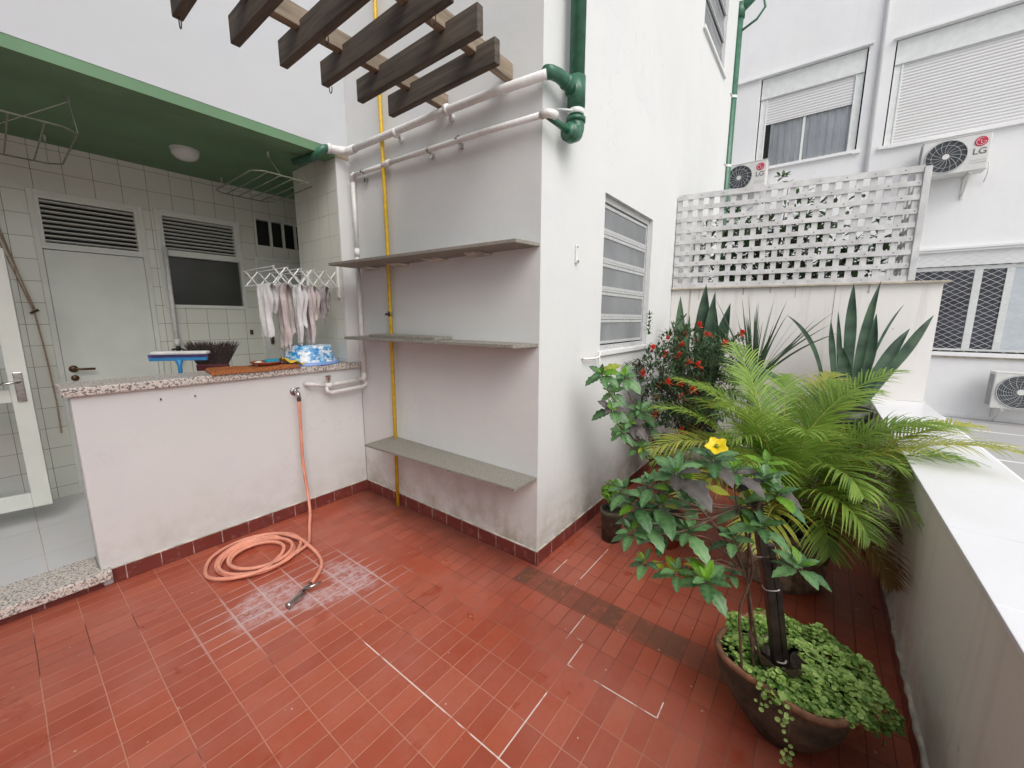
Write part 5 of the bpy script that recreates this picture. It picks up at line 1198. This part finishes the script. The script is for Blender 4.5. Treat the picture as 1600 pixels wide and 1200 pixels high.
for i, p in enumerate(fl_pts):
    m = MB()
    for k in range(16):
        dd = (cdir*.6+Vector((0, 0, .5))+Vector((q.uniform(-1, 1), q.uniform(-1, 1), q.uniform(-1, 1)))); blade(m, p+cdir*.03+dd.normalized()*.006, dd, (0, 0, 1), q.uniform(.030, .046), .019, .2, 3, .2, q.uniform(0, .6), q.uniform(.4, 1)*.9, 'ovate')
    m.build('red_flower', M['petal'], ix)
round_pot('white_pot', 'chalky pale pot under the red flowering bush', (1.52, -.45, 0), .15, .20, .46, M['whitepot'])

# snake plants
def sleaf(mb, b, t, w, q, bendv=(0, 0, 0), tint=.3):
    b, t = Vector(b), Vector(t); n = 14; mid = (b+t)/2+Vector(bendv); view = (CAM-b).normalized(); tw = q.uniform(-.5, .5); prev = None
    for k in range(n+1):
        s = k/n; p = b*(1-s)**2+mid*2*s*(1-s)+t*s*s; tan = ((mid-b)*(1-s)+(t-mid)*s).normalized(); side = tan.cross(view).normalized(); side = Matrix.Rotation(tw+.5*math.sin(s*3+tw), 3, tan) @ side
        un = side.cross(tan); ww = w*.5*(.62+.6*math.sin(min(1, s*1.15)*math.pi*.62))*(1-max(0, (s-.55)/.45)**1.7)+.0004
        tt = tint+.35*(math.sin(s*55+q.random()*2.2) > .1); a = mb.vert(p-side*ww+un*ww*.35, .85); a2 = mb.vert(p-side*ww*.85+un*ww*.25, tt); c0 = mb.vert(p, tt); b2 = mb.vert(p+side*ww*.85+un*ww*.25, tt); c = mb.vert(p+side*ww+un*ww*.35, .85)
        if prev:
            for i in range(4): mb.face(prev[i], prev[i+1], (a, a2, c0, b2, c)[i+1], (a, a2, c0, b2, c)[i])
        prev = (a, a2, c0, b2, c)
def sc(p, k): return CAM+(Vector(p)-CAM)*k
q = random.Random(9)
sA = empty('snake_plant', 'snake plant with upright dark leaves left of the spiky plant', 'snake plant', 'snake plants by the garden wall'); m = MB()
for b, t, w, bd, ti in (((1.93, -.22, .8), (1.90, -.21, 1.66), .085, (0, 0, 0), .75), ((2.03, -.40, .8), (2.02, -.385, 1.76), .11, (0, .03, 0), .05), ((2.05, -.42, .8), (2.03, -.46, 1.70), .08, (-.02, .02, 0), .1), ((2.08, -.47, .8), (2.06, -.47, 1.56), .07, (0, 0, 0), .1), ((2.08, -.48, .8), (2.12, -.57, 1.60), .09, (0, .03, 0), .1), ((1.95, -.25, .8), (1.97, -.28, 1.50), .05, (0, 0, 0), .5), ((2.0, -.38, .8), (1.86, -.15, 1.45), .04, (0, 0, .05), .3)): sleaf(m, b, t, w, q, bd, ti)
m.build('leaves', M['snake'], sA, True)
round_pot('tall_pot', 'dark pot of the left snake plant hidden behind the bush', (2.02, -.42, .0), .12, .16, .85, M['plasticpot'])
sB = empty('snake_plant', 'large snake plant with broad leaning leaves behind the palm', 'snake plant', 'snake plants by the garden wall'); m = MB()
ZB = .75; kk = .93
for b, t, w, bd in (((2.47, -1.38, ZB), (2.37, -1.27, 1.457), .085, (0, .02, 0)), ((2.49, -1.40, ZB), (2.413, -1.31, 1.53), .06, (0, 0, 0)), ((2.52, -1.44, ZB), (2.478, -1.387, 1.755), .135, (.02, .02, 0)), ((2.56, -1.50, ZB), (2.615, -1.56, 1.775), .10, (-.07, .07, -.02)), ((2.56, -1.50, ZB), (2.60, -1.56, 1.51), .12, (0, -.02, 0)),
                    ((2.58, -1.52, ZB), (2.732, -1.73, 1.587), .035, (-.04, .06, .12)), ((2.58, -1.53, ZB), (2.769, -1.79, 1.39), .12, (-.02, .02, .06)), ((2.60, -1.55, ZB), (2.877, -1.93, 1.50), .145, (-.02, .02, 0)),
                    ((2.42, -1.30, ZB), (2.166, -.983, 1.495), .06, (.03, -.08, .16)), ((2.38, -1.26, ZB), (1.87, -.60, 1.10), .10, (-.08, .10, .18)), ((2.50, -1.45, ZB), (2.45, -1.36, 1.25), .14, (0, 0, 0))):
    sleaf(m, sc(b, kk) if 1 else b, sc(t, kk), w*kk*.62, q, bd, .10)
m.build('leaves', M['snake'], sB, True)
pb = sc((2.52, -1.45, 0), kk); round_pot('deep_pot', 'dark pot of the broad snake plant hidden behind the palm', (pb.x-.02, -1.42, 0), .13, .17, .78, M['plasticpot'])
# spiky strap-leaved plant
yk = empty('spiky_plant', 'spiky plant with thin upright blades in front of the garden wall', 'plant'); m = MB(); q = random.Random(19); yb = Vector((2.06, -.80, .93))
for k in range(46):
    a = q.uniform(0, 6.28); spread = q.uniform(.05, .85); dd = Vector((math.cos(a)*spread*.6-.08, math.sin(a)*spread, 1)); blade(m, yb+Vector((math.cos(a)*.02, math.sin(a)*.02, q.uniform(-.04, .04))), dd, (CAM-yb).cross(dd).cross(dd) if q.random() < .5 else (0, 0, 1), q.uniform(.5, .80), q.uniform(.016, .026), q.uniform(.1, .5+.8*spread), 8, .35, q.uniform(.0, .6), q.uniform(.3, .85), 'lance')
m.build('blades', M['strap'], yk, True); m = MB(); m.tube([(2.06, -.80, .4), (2.06, -.80, .95)], [.035, .028], 10); m.build('trunk', M['husk'], yk, True)
round_pot('stone_pot', 'grey pot of the spiky plant hidden among foliage', (2.06, -.80, 0), .13, .17, .42, M['whitepot'])

# leafy shrub growing on the far side of the trellis
q = random.Random(52); tb = empty('climbing_shrub', 'leafy green shrub growing on the far side of the trellis', 'shrub'); m = MB(); tips = []
for k in range(900):
    y = q.uniform(-1.62, .0); z = q.uniform(1.75, 2.62)+.0; x = 3.12+q.uniform(-.12, .35)
    dens = 1.0 if z < 2.45 else .45
    if y < -1.15 and z > 2.2: dens *= .12
    if y > -.25: dens *= .45
    if q.random() > dens: continue
    p = Vector((x, y, z)); tips.append(p)
    for j in range(q.randint(3, 6)):
        dd = Vector((q.uniform(-1, 1), q.uniform(-1, 1), q.uniform(-.6, .8))); blade(m, p+dd*.02, dd, (0, 0, 1), q.uniform(.07, .12), q.uniform(.030, .045), .5, 4, .25, q.uniform(0, .5), q.uniform(.3, 1)*.9, 'ovate')
for k in range(15):
    p = Vector((2.96+q.uniform(-.03, .03), -.90+.011*k+q.uniform(-.03, .03), 2.64+.013*k+q.uniform(-.03, .03))); tips.append(p)
    for j in range(3): dd = Vector((q.uniform(-1, 1), q.uniform(-1, 1), q.uniform(-.2, .8))); blade(m, p, dd, (0, 0, 1), .06, .028, .4, 4, .25, .3, .8, 'ovate')
m.build('foliage', M['bush'], tb)
m = MB(); tbb = Vector((3.2, -.8, -.15)); m.tube(cr([tbb, (3.22, -.82, .8), (3.18, -.78, 1.7)], 5), [.035]*11, 8)
for p in q.sample(tips, 60): m.tube(cr([(3.18, -.78, 1.6), Vector((3.18, -.78, 1.7)).lerp(p, .5)+Vector((0, 0, .05)), p], 4), [.008]*3+[.006]*3+[.003]*3, 5)
m.build('branches', M['stem'], tb)

# fallen leaves on the tiles
q = random.Random(3); m = MB(); m.cur = 1; serrated(m, Vector((-.60, -1.235, .006)), (.5, .8, .12), (0, 0, 1), .07, .045, q, .1, .6); tag(m.build('fallen_leaf', MATS, smooth=True), 'fallen yellow green leaf on the red tiles left of the clay pot', 'leaf')
